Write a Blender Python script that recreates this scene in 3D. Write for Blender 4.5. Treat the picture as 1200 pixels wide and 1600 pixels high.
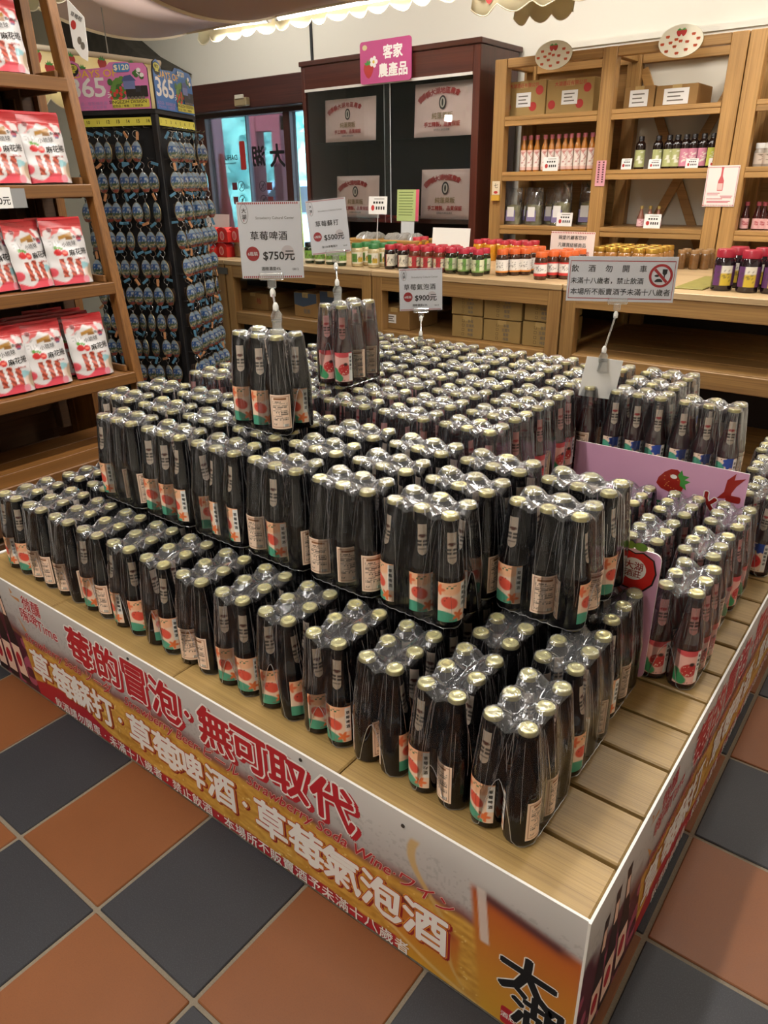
import bpy, math, random
import numpy as np
from mathutils import Vector, Matrix
random.seed(7); rng = np.random.RandomState(7)
SC = bpy.context.scene
COL = SC.collection
for _o in list(bpy.data.objects): bpy.data.objects.remove(_o)
S = 0.31                                   # one floor tile (with its joint) in metres; layout below is in tiles

# ---------------------------------------------------------------- camera
F_PX = 1138.219
CAM_T = np.array([4.61508, -1.45310, 4.42478])
YAW, PITCH, ROLL = -0.658347, 0.426780, -0.015396
_f = np.array([math.sin(YAW)*math.cos(PITCH), math.cos(YAW)*math.cos(PITCH), -math.sin(PITCH)])
_r = np.array([math.cos(YAW), -math.sin(YAW), 0.0]); _u = np.cross(_r, _f)
_c, _s = math.cos(ROLL), math.sin(ROLL)
RIGHT, UP = _c*_r + _s*_u, -_s*_r + _c*_u
FWD = _f
cam_d = bpy.data.cameras.new('camera'); cam = bpy.data.objects.new('camera', cam_d); COL.objects.link(cam)
cam_d.sensor_fit = 'VERTICAL'; cam_d.sensor_height = 32.0; cam_d.lens = 32.0*F_PX/1600.0
cam_d.clip_start = 0.05; cam_d.clip_end = 200
_m = Matrix.Identity(4)
for _i in range(3):
    _m[_i][0] = RIGHT[_i]; _m[_i][1] = UP[_i]; _m[_i][2] = -FWD[_i]; _m[_i][3] = CAM_T[_i]*S
cam.matrix_world = _m
SC.camera = cam

# ---------------------------------------------------------------- view, world, sun, room lamps and added fill
SC.view_settings.view_transform = 'Standard'; SC.view_settings.look = 'None'
SC.view_settings.exposure = 0.0; SC.view_settings.gamma = 1.0; SC.view_settings.use_curve_mapping = False
SC.cycles.max_bounces = 8; SC.cycles.diffuse_bounces = 4; SC.cycles.glossy_bounces = 3
SC.cycles.transmission_bounces = 5; SC.cycles.transparent_max_bounces = 40
SC.cycles.sample_clamp_indirect = 4.0; SC.cycles.caustics_reflective = False; SC.cycles.caustics_refractive = False
world = bpy.data.worlds.new('sky'); SC.world = world; world.use_nodes = True
_bg = world.node_tree.nodes['Background']; _bg.inputs[0].default_value = (0.62, 0.80, 1.0, 1); _bg.inputs[1].default_value = 6.0
_sd = bpy.data.lights.new('sun', 'SUN'); _sd.energy = 32.0; _sd.angle = 0.02; _sd.color = (0.9, 0.97, 1.0)
sun = bpy.data.objects.new('sun', _sd); COL.objects.link(sun); sun.rotation_euler = (math.radians(38), 0, math.radians(-15))

def lamp(x, y, z, lx, ly, energy, color=(1.0, 0.962, 0.91), rx=0.0, up=.30):
    # spreads like a bare tube: most of its light goes down, the rest up to the ceiling
    if up: lamp(x, y, z-.05, lx, ly, energy*up, color, math.pi, 0)
    d = bpy.data.lights.new('tube_or_fill_lamp', 'AREA'); d.shape = 'RECTANGLE'
    d.size = lx*S; d.size_y = ly*S; d.energy = energy; d.color = color
    o = bpy.data.objects.new('tube_or_fill_lamp', d); COL.objects.link(o); o.location = (x*S, y*S, z*S); o.rotation_euler = (rx, 0, 0)
    return o
# rows of ceiling tubes that run front to back over the display, and lamps around the room, mostly added as fill
for _y in (-3.2, 1.6, 6.4):
    lamp(0.6, _y, 9.1, 0.35, 3.9, 26)
for _x, _y, _e in ((-6.0, -2.5, 3), (6.0, 9.4, 12), (2.2, -4.8, 14), (-3.4, 8.0, 34), (3.2, 9.0, 25), (-12.0, 8.0, 18)):
    lamp(_x, _y, 9.1, 0.6, 3.9, _e)

for _x, _e in ((-9.5, 8), (-2.0, 6.5), (4.0, 5)):            # added wall-wash lamps that brighten the back wall
    lamp(_x, 10.9, 8.9, 4.5, 0.5, _e, rx=math.radians(80), up=0)

# ---------------------------------------------------------------- helpers
def P(x, y, z=0.0): return (x*S, y*S, z*S)
def ray(px, py):
    return FWD + RIGHT*((px-600)/F_PX) - UP*((py-800)/F_PX)
def at_x(px, py, x): d = ray(px, py); return CAM_T + d*((x-CAM_T[0])/d[0])
def at_y(px, py, y): d = ray(px, py); return CAM_T + d*((y-CAM_T[1])/d[1])
def at_z(px, py, z): d = ray(px, py); return CAM_T + d*((z-CAM_T[2])/d[2])
def at_d(px, py, dep): return CAM_T + ray(px, py)*dep
def depth(p): return float(np.dot(np.asarray(p, float)-CAM_T, FWD))

def lin(h):
    if isinstance(h, str):
        h = h.lstrip('#'); c = [int(h[i:i+2], 16)/255 for i in (0, 2, 4)]
    else: c = list(h)
    return [x/12.92 if x <= 0.04045 else ((x+0.055)/1.055)**2.4 for x in c]

MATS = {}
def new_mat(name):
    m = bpy.data.materials.new(name); m.use_nodes = True; nt = m.node_tree
    for n in list(nt.nodes): nt.nodes.remove(n)
    out = nt.nodes.new('ShaderNodeOutputMaterial'); MATS[name] = m
    return m, nt, out
def mat(name, color, rough=0.5, metal=0.0, spec=0.5, coat=0.0, trans=0.0, bump=0.0, bscale=60, var=0.0, emit=None, estr=0.0):
    if name in MATS: return MATS[name]
    m, nt, out = new_mat(name)
    b = nt.nodes.new('ShaderNodeBsdfPrincipled'); nt.links.new(b.outputs[0], out.inputs[0])
    c = lin(color)
    b.inputs['Base Color'].default_value = (*c, 1); b.inputs['Roughness'].default_value = rough
    b.inputs['Metallic'].default_value = metal; b.inputs['Specular IOR Level'].default_value = spec
    b.inputs['Coat Weight'].default_value = coat; b.inputs['Transmission Weight'].default_value = trans
    if emit: b.inputs['Emission Color'].default_value = (*lin(emit), 1); b.inputs['Emission Strength'].default_value = estr
    if bump or var:
        tc = nt.nodes.new('ShaderNodeTexCoord'); n = nt.nodes.new('ShaderNodeTexNoise')
        n.inputs['Scale'].default_value = bscale; n.inputs['Detail'].default_value = 4
        nt.links.new(tc.outputs['Object'], n.inputs['Vector'])
        if bump:
            bn = nt.nodes.new('ShaderNodeBump'); bn.inputs['Strength'].default_value = bump; bn.inputs['Distance'].default_value = 0.004
            nt.links.new(n.outputs[0], bn.inputs['Height']); nt.links.new(bn.outputs[0], b.inputs['Normal'])
        if var:
            mx = nt.nodes.new('ShaderNodeMix'); mx.data_type = 'RGBA'
            mx.inputs[6].default_value = (*[x*(1-var) for x in c], 1); mx.inputs[7].default_value = (*[min(1, x*(1+var)) for x in c], 1)
            nt.links.new(n.outputs[0], mx.inputs[0]); nt.links.new(mx.outputs[2], b.inputs['Base Color'])
    return m
def wood(name, c1, c2, axis='X', scale=1.0, rough=0.45, bump=0.15, fine=1.0):
    if name in MATS: return MATS[name]
    m, nt, out = new_mat(name); N = nt.nodes.new; L = nt.links.new
    b = N('ShaderNodeBsdfPrincipled'); L(b.outputs[0], out.inputs[0]); b.inputs['Roughness'].default_value = rough
    tc = N('ShaderNodeTexCoord'); oi = N('ShaderNodeObjectInfo'); ad = N('ShaderNodeVectorMath'); ad.operation = 'ADD'
    sc = N('ShaderNodeVectorMath'); sc.operation = 'SCALE'; sc.inputs['Scale'].default_value = 7.0
    cx = N('ShaderNodeCombineXYZ'); L(oi.outputs['Random'], cx.inputs[0]); L(oi.outputs['Random'], cx.inputs[1]); L(oi.outputs['Random'], cx.inputs[2])
    L(cx.outputs[0], sc.inputs[0]); L(tc.outputs['Object'], ad.inputs[0]); L(sc.outputs[0], ad.inputs[1])
    mp = N('ShaderNodeMapping'); st = {'X': (1.5, 26, 26), 'Y': (26, 1.5, 26), 'Z': (26, 26, 1.5)}[axis]
    mp.inputs['Scale'].default_value = [s*scale for s in st]; L(ad.outputs[0], mp.inputs[0])
    n1 = N('ShaderNodeTexNoise'); n1.inputs['Scale'].default_value = 1.0; n1.inputs['Detail'].default_value = 6; n1.inputs['Distortion'].default_value = 0.6
    L(mp.outputs[0], n1.inputs['Vector'])
    mp2 = N('ShaderNodeMapping'); mp2.inputs['Scale'].default_value = [s*scale*(1 if s < 5 else 9*fine) for s in st]; L(ad.outputs[0], mp2.inputs[0])
    n2 = N('ShaderNodeTexNoise'); n2.inputs['Scale'].default_value = 1.0; n2.inputs['Detail'].default_value = 2; L(mp2.outputs[0], n2.inputs['Vector'])
    ma = N('ShaderNodeMath'); ma.operation = 'MULTIPLY_ADD'; ma.inputs[1].default_value = 0.55; L(n2.outputs[0], ma.inputs[0])
    mb = N('ShaderNodeMath'); mb.operation = 'MULTIPLY'; mb.inputs[1].default_value = 0.6; L(n1.outputs[0], mb.inputs[0]); L(mb.outputs[0], ma.inputs[2])
    rp = N('ShaderNodeValToRGB'); rp.color_ramp.elements[0].position = 0.36; rp.color_ramp.elements[1].position = 0.72
    rp.color_ramp.elements[0].color = (*lin(c1), 1); rp.color_ramp.elements[1].color = (*lin(c2), 1)
    L(ma.outputs[0], rp.inputs[0])
    hs = N('ShaderNodeHueSaturation'); vr = N('ShaderNodeMapRange'); vr.inputs[3].default_value = 0.86; vr.inputs[4].default_value = 1.12
    L(oi.outputs['Random'], vr.inputs[0]); L(vr.outputs[0], hs.inputs['Value']); L(rp.outputs[0], hs.inputs['Color']); L(hs.outputs[0], b.inputs['Base Color'])
    bp = N('ShaderNodeBump'); bp.inputs['Strength'].default_value = bump; bp.inputs['Distance'].default_value = 0.003
    L(ma.outputs[0], bp.inputs['Height']); L(bp.outputs[0], b.inputs['Normal'])
    return m
def thin_glass(name, tint=(1, 1, 1), boost=1.0, base=0.03, rough=0.02, haze=0.0, hazecol=(0.9, 0.9, 0.95), wrinkle=0.0):
    """clear sheet: mostly see-through, mirror-like where it is seen at a slant, with a little milky scatter"""
    if name in MATS: return MATS[name]
    m, nt, out = new_mat(name); N = nt.nodes.new; L = nt.links.new
    tr = N('ShaderNodeBsdfTransparent'); tr.inputs[0].default_value = (*tint, 1)
    gl = N('ShaderNodeBsdfAnisotropic') if False else N('ShaderNodeBsdfGlossy'); gl.inputs['Roughness'].default_value = rough
    fr = N('ShaderNodeFresnel'); fr.inputs[0].default_value = 1.45
    mu = N('ShaderNodeMath'); mu.operation = 'MULTIPLY_ADD'; mu.inputs[1].default_value = boost; mu.inputs[2].default_value = base; mu.use_clamp = True
    L(fr.outputs[0], mu.inputs[0])
    mx = N('ShaderNodeMixShader'); L(mu.outputs[0], mx.inputs[0]); L(tr.outputs[0], mx.inputs[1]); L(gl.outputs[0], mx.inputs[2])
    last = mx
    if haze:
        df = N('ShaderNodeBsdfDiffuse'); df.inputs[0].default_value = (*hazecol, 1)
        tl = N('ShaderNodeBsdfTranslucent'); tl.inputs[0].default_value = (*hazecol, 1)
        a = N('ShaderNodeMixShader'); a.inputs[0].default_value = 0.4; L(df.outputs[0], a.inputs[1]); L(tl.outputs[0], a.inputs[2])
        hz = N('ShaderNodeMixShader'); hz.inputs[0].default_value = haze; L(mx.outputs[0], hz.inputs[1]); L(a.outputs[0], hz.inputs[2]); last = hz
    if wrinkle:
        tc = N('ShaderNodeTexCoord'); mp = N('ShaderNodeMapping'); mp.inputs['Scale'].default_value = (95, 95, 9)
        n1 = N('ShaderNodeTexNoise'); n1.inputs['Scale'].default_value = 1.0; n1.inputs['Detail'].default_value = 3; n1.inputs['Distortion'].default_value = 0.8
        L(tc.outputs['Object'], mp.inputs[0]); L(mp.outputs[0], n1.inputs['Vector'])
        bp = N('ShaderNodeBump'); bp.inputs['Strength'].default_value = wrinkle; bp.inputs['Distance'].default_value = 0.004
        L(n1.outputs[0], bp.inputs['Height']); L(bp.outputs[0], gl.inputs['Normal'])
        if haze:
            rp = N('ShaderNodeMapRange'); rp.inputs[1].default_value = 0.60; rp.inputs[2].default_value = 0.74
            rp.inputs[3].default_value = haze; rp.inputs[4].default_value = min(1, haze*14)  # wrinkle ridges go milky, putting bright streak highlights into the film
            L(n1.outputs[0], rp.inputs[0]); L(rp.outputs[0], hz.inputs[0])
    L(last.outputs[0], out.inputs[0])
    return m
def print_mat(name, rough=0.45, spec=0.4, coat=0.0):
    if name in MATS: return MATS[name]
    m, nt, out = new_mat(name)
    b = nt.nodes.new('ShaderNodeBsdfPrincipled'); nt.links.new(b.outputs[0], out.inputs[0])
    a = nt.nodes.new('ShaderNodeAttribute'); a.attribute_name = 'Col'; nt.links.new(a.outputs['Color'], b.inputs['Base Color'])
    b.inputs['Roughness'].default_value = rough; b.inputs['Specular IOR Level'].default_value = spec; b.inputs['Coat Weight'].default_value = coat
    return m

class Fr:
    """flat frame: maps drawing coordinates (x, y, height) to space"""
    def __init__(s, o, u, v):
        s.o, s.u, s.v = Vector(o), Vector(u), Vector(v); s.n = s.u.cross(s.v).normalized()
    def __call__(s, x, y, h=0.0): return s.o + s.u*x + s.v*y + s.n*h
def front(o=(0, 0, 0)): return Fr(o, (1, 0, 0), (0, 0, 1))         # faces -Y

class MB:
    def __init__(s): s.v, s.f, s.m, s.mats = [], [], [], []
    def mi(s, m):
        if m not in s.mats: s.mats.append(m)
        return s.mats.index(m)
    def add(s, verts, faces, m):
        b = len(s.v); k = s.mi(m); s.v.extend([tuple(p) for p in verts])
        for f in faces: s.f.append(tuple(i+b for i in f)); s.m.append(k)
        return s
    def box(s, x0, x1, y0, y1, z0, z1, m, c=0.0, xf=None):
        if c <= 0:
            v = [(x, y, z) for x in (x0, x1) for y in (y0, y1) for z in (z0, z1)]
            f = [(0, 1, 3, 2), (4, 6, 7, 5), (0, 4, 5, 1), (2, 3, 7, 6), (0, 2, 6, 4), (1, 5, 7, 3)]
        else:
            v = []; ids = {}
            for ix, x in enumerate((x0, x1)):
                for iy, y in enumerate((y0, y1)):
                    for iz, z in enumerate((z0, z1)):
                        sx, sy, sz = (1-2*ix)*c, (1-2*iy)*c, (1-2*iz)*c
                        for a, p in (('x', (x, y+sy, z+sz)), ('y', (x+sx, y, z+sz)), ('z', (x+sx, y+sy, z))):
                            ids[ix, iy, iz, a] = len(v); v.append(p)
            f = []
            I = lambda x, y, z, a: ids[x, y, z, a]
            for k in (0, 1):
                q = [(k, 0, 0), (k, 1, 0), (k, 1, 1), (k, 0, 1)]; f.append([I(*t, 'x') for t in (q if k else q[::-1])])
                q = [(0, k, 0), (0, k, 1), (1, k, 1), (1, k, 0)]; f.append([I(*t, 'y') for t in (q if k else q[::-1])])
                q = [(0, 0, k), (1, 0, k), (1, 1, k), (0, 1, k)]; f.append([I(*t, 'z') for t in (q if k else q[::-1])])
            for a in (0, 1):
                for b in (0, 1):
                    f.append([I(a, b, 0, 'x'), I(a, b, 0, 'y'), I(a, b, 1, 'y'), I(a, b, 1, 'x')])
                    f.append([I(a, 0, b, 'x'), I(a, 0, b, 'z'), I(a, 1, b, 'z'), I(a, 1, b, 'x')])
                    f.append([I(0, a, b, 'y'), I(0, a, b, 'z'), I(1, a, b, 'z'), I(1, a, b, 'y')])
                    for d in (0, 1): f.append([I(a, b, d, 'x'), I(a, b, d, 'y'), I(a, b, d, 'z')])
        if xf: v = [tuple(xf @ Vector(p)) for p in v]
        return s.add(v, f, m)
    def lathe(s, prof, n, m, c=(0, 0, 0), teeth=None, caps=True):
        v, f = [], []
        for k, (r, z) in enumerate(prof):
            for i in range(n):
                a = 2*math.pi*i/n; rr = r*(teeth if teeth and k in teeth_rows and i % 2 else 1) if False else r
                v.append((c[0]+rr*math.cos(a), c[1]+rr*math.sin(a), c[2]+z))
        for k in range(len(prof)-1):
            for i in range(n):
                j = (i+1) % n; f.append((k*n+i, k*n+j, (k+1)*n+j, (k+1)*n+i))
        if caps:
            if prof[0][0] > 1e-6: f.append(tuple(range(n-1, -1, -1)))
            if prof[-1][0] > 1e-6: f.append(tuple((len(prof)-1)*n+i for i in range(n)))
        return s.add(v, f, m)
    def tube(s, pts, r, n, m, closed=False):
        pts = [Vector(p) for p in pts]; N = len(pts); v, f = [], []
        up = None
        for i, p in enumerate(pts):
            if closed: t = (pts[(i+1) % N]-pts[i-1]).normalized()
            else: t = (pts[min(i+1, N-1)]-pts[max(i-1, 0)]).normalized()
            if up is None:
                up = Vector((0, 0, 1)) if abs(t.z) < 0.9 else Vector((1, 0, 0))
            a = t.cross(up); a = a.normalized() if a.length > 1e-6 else t.orthogonal().normalized()
            b = a.cross(t).normalized(); up = b
            for k in range(n):
                g = 2*math.pi*k/n; v.append(tuple(p+a*(r*math.cos(g))+b*(r*math.sin(g))))
        for i in range(N if closed else N-1):
            j = (i+1) % N
            for k in range(n):
                l = (k+1) % n; f.append((i*n+k, i*n+l, j*n+l, j*n+k))
        if not closed: f.append(tuple(range(n-1, -1, -1))); f.append(tuple((N-1)*n+k for k in range(n)))
        return s.add(v, f, m)
    def poly(s, pts, m): return s.add(pts, [tuple(range(len(pts)))], m)
    def flat(s, pts2, fr, h, m): return s.add([fr(x, y, h) for x, y in pts2], [tuple(range(len(pts2)))], m)
    def slab(s, pts2, fr, h0, h1, m, me=None):
        n = len(pts2)
        s.add([fr(x, y, h1) for x, y in pts2], [tuple(range(n))], m)
        s.add([fr(x, y, h0) for x, y in pts2], [tuple(range(n-1, -1, -1))], m)
        s.add([fr(x, y, h) for h in (h0, h1) for x, y in pts2], [(i, (i+1) % n, n+(i+1) % n, n+i) for i in range(n)], me or m)
        return s
    def text(s, g, fr, h, m, dx=0.0, dy=0.0, k=1.0, mirror=False, rot=0.0):
        vs, fs = g; c, d = math.cos(rot), math.sin(rot); sg = -1 if mirror else 1
        pts = [fr(dx+sg*k*(x*c-y*d), dy+k*(x*d+y*c), h+q) for x, y, q in vs]
        return s.add(pts, [f[::-1] for f in fs] if mirror else fs, m)
    def build(s, name, parent=None, smooth=0, loc=None, rot=None, col=None):
        me = bpy.data.meshes.new(name); me.from_pydata(s.v, [], s.f)
        for m in s.mats: me.materials.append(m)
        if len(s.mats) > 1: me.polygons.foreach_set('material_index', s.m)
        if col is not None:
            at = me.color_attributes.new('Col', 'FLOAT_COLOR', 'POINT')
            at.data.foreach_set('color', np.concatenate([np.asarray(col, float), np.ones((len(col), 1))], 1).ravel())
        if smooth:
            me.polygons.foreach_set('use_smooth', [True]*len(me.polygons)); me.set_sharp_from_angle(angle=math.radians(smooth))
        me.update()
        return obj(name, me, parent, loc, rot)
def obj(name, me, parent=None, loc=None, rot=None):
    o = bpy.data.objects.new(name, me); COL.objects.link(o)
    if parent: o.parent = parent
    if loc is not None: o.location = loc
    if rot is not None: o.rotation_euler = rot
    return o
def tag(o, label=None, cat=None, group=None, kind=None):
    if label: o['label'] = label
    if cat: o['category'] = cat
    if group: o['group'] = group
    if kind: o['kind'] = kind
    return o
def thing(name, label, cat, loc=(0, 0, 0), rz=0.0, group=None, rot=None):
    o = bpy.data.objects.new(name, None); COL.objects.link(o); o.empty_display_size = 0.05
    o.location = loc; o.rotation_euler = rot or (0, 0, rz)
    return tag(o, label, cat, group)
KIDS = {}
def kids(o):
    return [c for c in o.children]
def dup(root, loc, rz, label, group=None, tree=None):
    """copy a thing with its parts and sub-parts; tree = [(part, [sub-parts])]"""
    r = root.copy(); COL.objects.link(r); r.location = loc; r.rotation_euler = rz if isinstance(rz, tuple) else (0, 0, rz); r['label'] = label
    if group: r['group'] = group
    for c, subs in tree:
        k = c.copy(); COL.objects.link(k); k.parent = r
        for g in subs:
            q = g.copy(); COL.objects.link(q); q.parent = k
    return r
ORD = 'first second third fourth fifth sixth seventh eighth ninth tenth eleventh twelfth thirteenth fourteenth fifteenth'.split()

_GL = {}
from mathutils.geometry import delaunay_2d_cdt, interpolate_bezier
def _glyphs(t, shear, align, res, sp):
    """fill the letter outlines ourselves (non-zero winding), so that overlapping strokes stay solid"""
    key = (t, shear, align, res, sp)
    if key in _GL: return _GL[key]
    cu = bpy.data.curves.new('writing', 'FONT'); cu.body = t; cu.size = 1.0; cu.shear = shear
    cu.align_x = align; cu.align_y = 'CENTER'; cu.space_character = sp
    o = bpy.data.objects.new('writing', cu); COL.objects.link(o)
    dg = bpy.context.evaluated_depsgraph_get(); oe = o.evaluated_get(dg); cv = oe.to_curve(dg)
    V, E = [], []
    for spn in cv.splines:
        bp = spn.bezier_points; n = len(bp); pts = []
        if n < 2: continue
        for i in range(n):
            p, q = bp[i], bp[(i+1) % n]; d = (q.co-p.co).length
            bend = (p.handle_right-p.co).cross(q.co-p.co).length+(q.handle_left-q.co).cross(q.co-p.co).length
            if bend < 1e-4*max(d, 1e-3): pts.append(p.co.copy())
            else: pts += [Vector(c) for c in interpolate_bezier(p.co, p.handle_right, q.handle_left, q.co, res+1)[:-1]]
        pts = [p for i, p in enumerate(pts) if (p-pts[i-1]).length > 1e-5]
        if len(pts) < 3: continue
        b0 = len(V); V += [(p.x, p.y) for p in pts]; E += [(b0+i, b0+(i+1) % len(pts)) for i in range(len(pts))]
    oe.to_curve_clear(); bpy.data.objects.remove(o); bpy.data.curves.remove(cu)
    vs, fs = [], []
    if V:
        P0 = np.array([V[i] for i, j in E]); P1 = np.array([V[j] for i, j in E])
        r = delaunay_2d_cdt([Vector(v) for v in V], E, [], 0, 1e-6)
        vs = [(v.x, v.y) for v in r[0]]; A = np.array(vs); T = np.array([tuple(f) for f in r[2] if len(f) == 3])
        C = A[T].mean(1); wn = np.zeros(len(C), int)
        for k in range(0, len(C), 400):
            cx, cy = C[k:k+400, 0][:, None], C[k:k+400, 1][:, None]
            side = (P1[:, 0]-P0[:, 0])[None]*(cy-P0[:, 1][None])-(cx-P0[:, 0][None])*(P1[:, 1]-P0[:, 1])[None]
            wn[k:k+400] = ((P0[:, 1][None] <= cy) & (P1[:, 1][None] > cy) & (side > 0)).sum(1)-((P0[:, 1][None] > cy) & (P1[:, 1][None] <= cy) & (side < 0)).sum(1)
        T = T[wn != 0]
        ar = (A[T[:, 1]]-A[T[:, 0]])[:, 0]*(A[T[:, 2]]-A[T[:, 0]])[:, 1]-(A[T[:, 1]]-A[T[:, 0]])[:, 1]*(A[T[:, 2]]-A[T[:, 0]])[:, 0]
        T = np.where((ar < 0)[:, None], T[:, ::-1], T)
        used = np.unique(T); mp = {int(u_): i for i, u_ in enumerate(used)}
        vs = [vs[int(u_)] for u_ in used]; fs = [tuple(mp[int(c)] for c in t_) for t_ in T]
        ys = [v[1] for v in vs]; cy = (min(ys)+max(ys))/2; xs = [v[0] for v in vs]; cx = (min(xs)+max(xs))/2 if align == 'CENTER' else 0.0
        vs = [(x-cx, y-cy) for x, y in vs]
    _GL[key] = (vs, fs)
    return _GL[key]
def TXT(t, size=1.0, off=0.0, shear=0.0, align='CENTER', res=2, sp=1.0):
    """outline of a line of writing as a flat mesh, centred on the origin; off makes it bolder by stamping it round"""
    vs, fs = _glyphs(t, shear, align, res, sp)
    if off < .008: return [(x*size, y*size, 0.0) for x, y in vs], fs
    n = 4 if off < .025 else (6 if off < .045 else 10); V, F = [], []
    for k in range(n):
        a = 6.2832*(k+.5)/n; b = len(V)
        V += [((x+off*math.cos(a))*size, (y+off*math.sin(a))*size, k*1.5e-5) for x, y in vs]; F += [tuple(i+b for i in f) for f in fs]
    return V, F
def ell(cx, cy, rx, ry, n=24, a0=0.0, a1=2*math.pi):
    full = abs(a1-a0) > 6.28
    return [(cx+rx*math.cos(a0+(a1-a0)*i/(n if full else n-1)), cy+ry*math.sin(a0+(a1-a0)*i/(n if full else n-1))) for i in range(n)]
def rect(x0, x1, y0, y1): return [(x0, y0), (x1, y0), (x1, y1), (x0, y1)]
def rrect(x0, x1, y0, y1, r, n=5):
    o = []
    for cx, cy, a in ((x1-r, y0+r, -90), (x1-r, y1-r, 0), (x0+r, y1-r, 90), (x0+r, y0+r, 180)):
        for i in range(n+1):
            t = math.radians(a+90*i/n); o.append((cx+r*math.cos(t), cy+r*math.sin(t)))
    return o
def strawberry2(cx, cy, s):
    body = [(cx+s*x, cy+s*y) for x, y in ((0, -.55), (.22, -.42), (.4, -.15), (.48, .12), (.42, .34), (.22, .46), (0, .42), (-.22, .46), (-.42, .34), (-.48, .12), (-.4, -.15), (-.22, -.42))]
    leaf = [(cx+s*x, cy+s*y) for x, y in ((0, .36), (.2, .3), (.4, .5), (.18, .5), (.1, .72), (0, .52), (-.1, .72), (-.18, .5), (-.4, .5), (-.2, .3))]
    return body, leaf
# numpy art: value noise and helpers on (u, v) arrays
def vnoise(x, y, seed=0):
    r = np.random.RandomState(seed).rand(64, 64)
    xi, yi = np.floor(x).astype(int), np.floor(y).astype(int); fx, fy = x-xi, y-yi
    fx = fx*fx*(3-2*fx); fy = fy*fy*(3-2*fy); g = lambda a, b: r[a % 64, b % 64]
    return (g(xi, yi)*(1-fx)+g(xi+1, yi)*fx)*(1-fy)+(g(xi, yi+1)*(1-fx)+g(xi+1, yi+1)*fx)*fy
def over(c, mask, col):
    k = np.clip(mask, 0, 1)[:, None]; return c*(1-k)+np.asarray(lin(col) if isinstance(col, str) else col)[None, :]*k
def soft(d, w): return np.clip(0.5-d/w, 0, 1)                       # 1 inside (d<0)
def grid(nx, ny):
    u, v = np.meshgrid(np.linspace(0, 1, nx+1), np.linspace(0, 1, ny+1)); u, v = u.ravel(), v.ravel()
    f = [(j*(nx+1)+i, j*(nx+1)+i+1, (j+1)*(nx+1)+i+1, (j+1)*(nx+1)+i) for j in range(ny) for i in range(nx)]
    return u, v, f
PRINT = print_mat('printed_paper'); PRINTG = print_mat('printed_film', 0.28, 0.5)

# ================================================================ the setting
def shader_floor(name, c, speck, rough, var):
    m, nt, out = new_mat(name); N = nt.nodes.new; L = nt.links.new
    b = N('ShaderNodeBsdfPrincipled'); L(b.outputs[0], out.inputs[0]); b.inputs['Specular IOR Level'].default_value = .32
    tc = N('ShaderNodeTexCoord'); oi = N('ShaderNodeObjectInfo'); ad = N('ShaderNodeVectorMath'); ad.operation = 'ADD'
    cx = N('ShaderNodeCombineXYZ'); ml = N('ShaderNodeMath'); ml.operation = 'MULTIPLY'; ml.inputs[1].default_value = 9
    L(oi.outputs['Random'], ml.inputs[0]); L(ml.outputs[0], cx.inputs[0]); L(ml.outputs[0], cx.inputs[1]); L(tc.outputs['Object'], ad.inputs[0]); L(cx.outputs[0], ad.inputs[1])
    n1 = N('ShaderNodeTexNoise'); n1.inputs['Scale'].default_value = 5; n1.inputs['Detail'].default_value = 5; L(ad.outputs[0], n1.inputs['Vector'])
    n2 = N('ShaderNodeTexNoise'); n2.inputs['Scale'].default_value = 420; n2.inputs['Detail'].default_value = 2; L(ad.outputs[0], n2.inputs['Vector'])
    mx = N('ShaderNodeMix'); mx.data_type = 'RGBA'; c = lin(c)
    mx.inputs[6].default_value = (*[x*(1-var) for x in c], 1); mx.inputs[7].default_value = (*[x*(1+var) for x in c], 1); L(n1.outputs[0], mx.inputs[0])
    m2 = N('ShaderNodeMix'); m2.data_type = 'RGBA'; rp = N('ShaderNodeMapRange'); rp.inputs[1].default_value = 0.5; rp.inputs[2].default_value = 0.75; rp.inputs[4].default_value = 0.5
    L(n2.outputs[0], rp.inputs[0]); L(rp.outputs[0], m2.inputs[0]); L(mx.outputs[2], m2.inputs[6]); m2.inputs[7].default_value = (*lin(speck), 1)
    L(m2.outputs[2], b.inputs['Base Color'])
    rr = N('ShaderNodeMapRange'); rr.inputs[3].default_value = rough-0.08; rr.inputs[4].default_value = rough+0.1; L(n1.outputs[0], rr.inputs[0]); L(rr.outputs[0], b.inputs['Roughness'])
    bp = N('ShaderNodeBump'); bp.inputs['Strength'].default_value = 0.18; bp.inputs['Distance'].default_value = 0.001; L(n2.outputs[0], bp.inputs['Height']); L(bp.outputs[0], b.inputs['Normal'])
    return m
TERRA = shader_floor('terracotta_tile', '#7a4a29', '#694024', 0.50, 0.16)
SLATE = shader_floor('black_tile', '#2f2f33', '#48484c', 0.52, 0.12)
GROUT = mat('grout', '#7d7262', 0.9, bump=0.3, bscale=300, var=0.25)
fl = MB().box(-22*S, 10*S, -7*S, 14.3*S, -0.05, -0.004, GROUT).build('floor'); tag(fl, kind='structure')
tile_me = {}
for par, m in ((0, TERRA), (1, SLATE)):
    h = 0.4855*S
    tile_me[par] = MB().box(-h, h, -h, h, -0.012, 0.0, m, c=0.0022).build('floor_tile', fl)
first = {0: True, 1: True}
for ix in range(-5, 9):
    for iy in range(-3, 13):
        if -2 <= ix and ix+1 <= 3.6 and iy >= 1 and iy+1 <= 7: continue
        par = (ix+iy) % 2; o = tile_me[par]
        if not first[par]: o = o.copy(); COL.objects.link(o)
        first[par] = False
        o.location = ((ix+.5)*S, (iy+.5)*S, random.uniform(-.0006, .0004))
        o.rotation_euler = (random.uniform(-.0015, .0015), random.uniform(-.0015, .0015), random.choice((0, 1, 2, 3))*math.pi/2)
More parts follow.
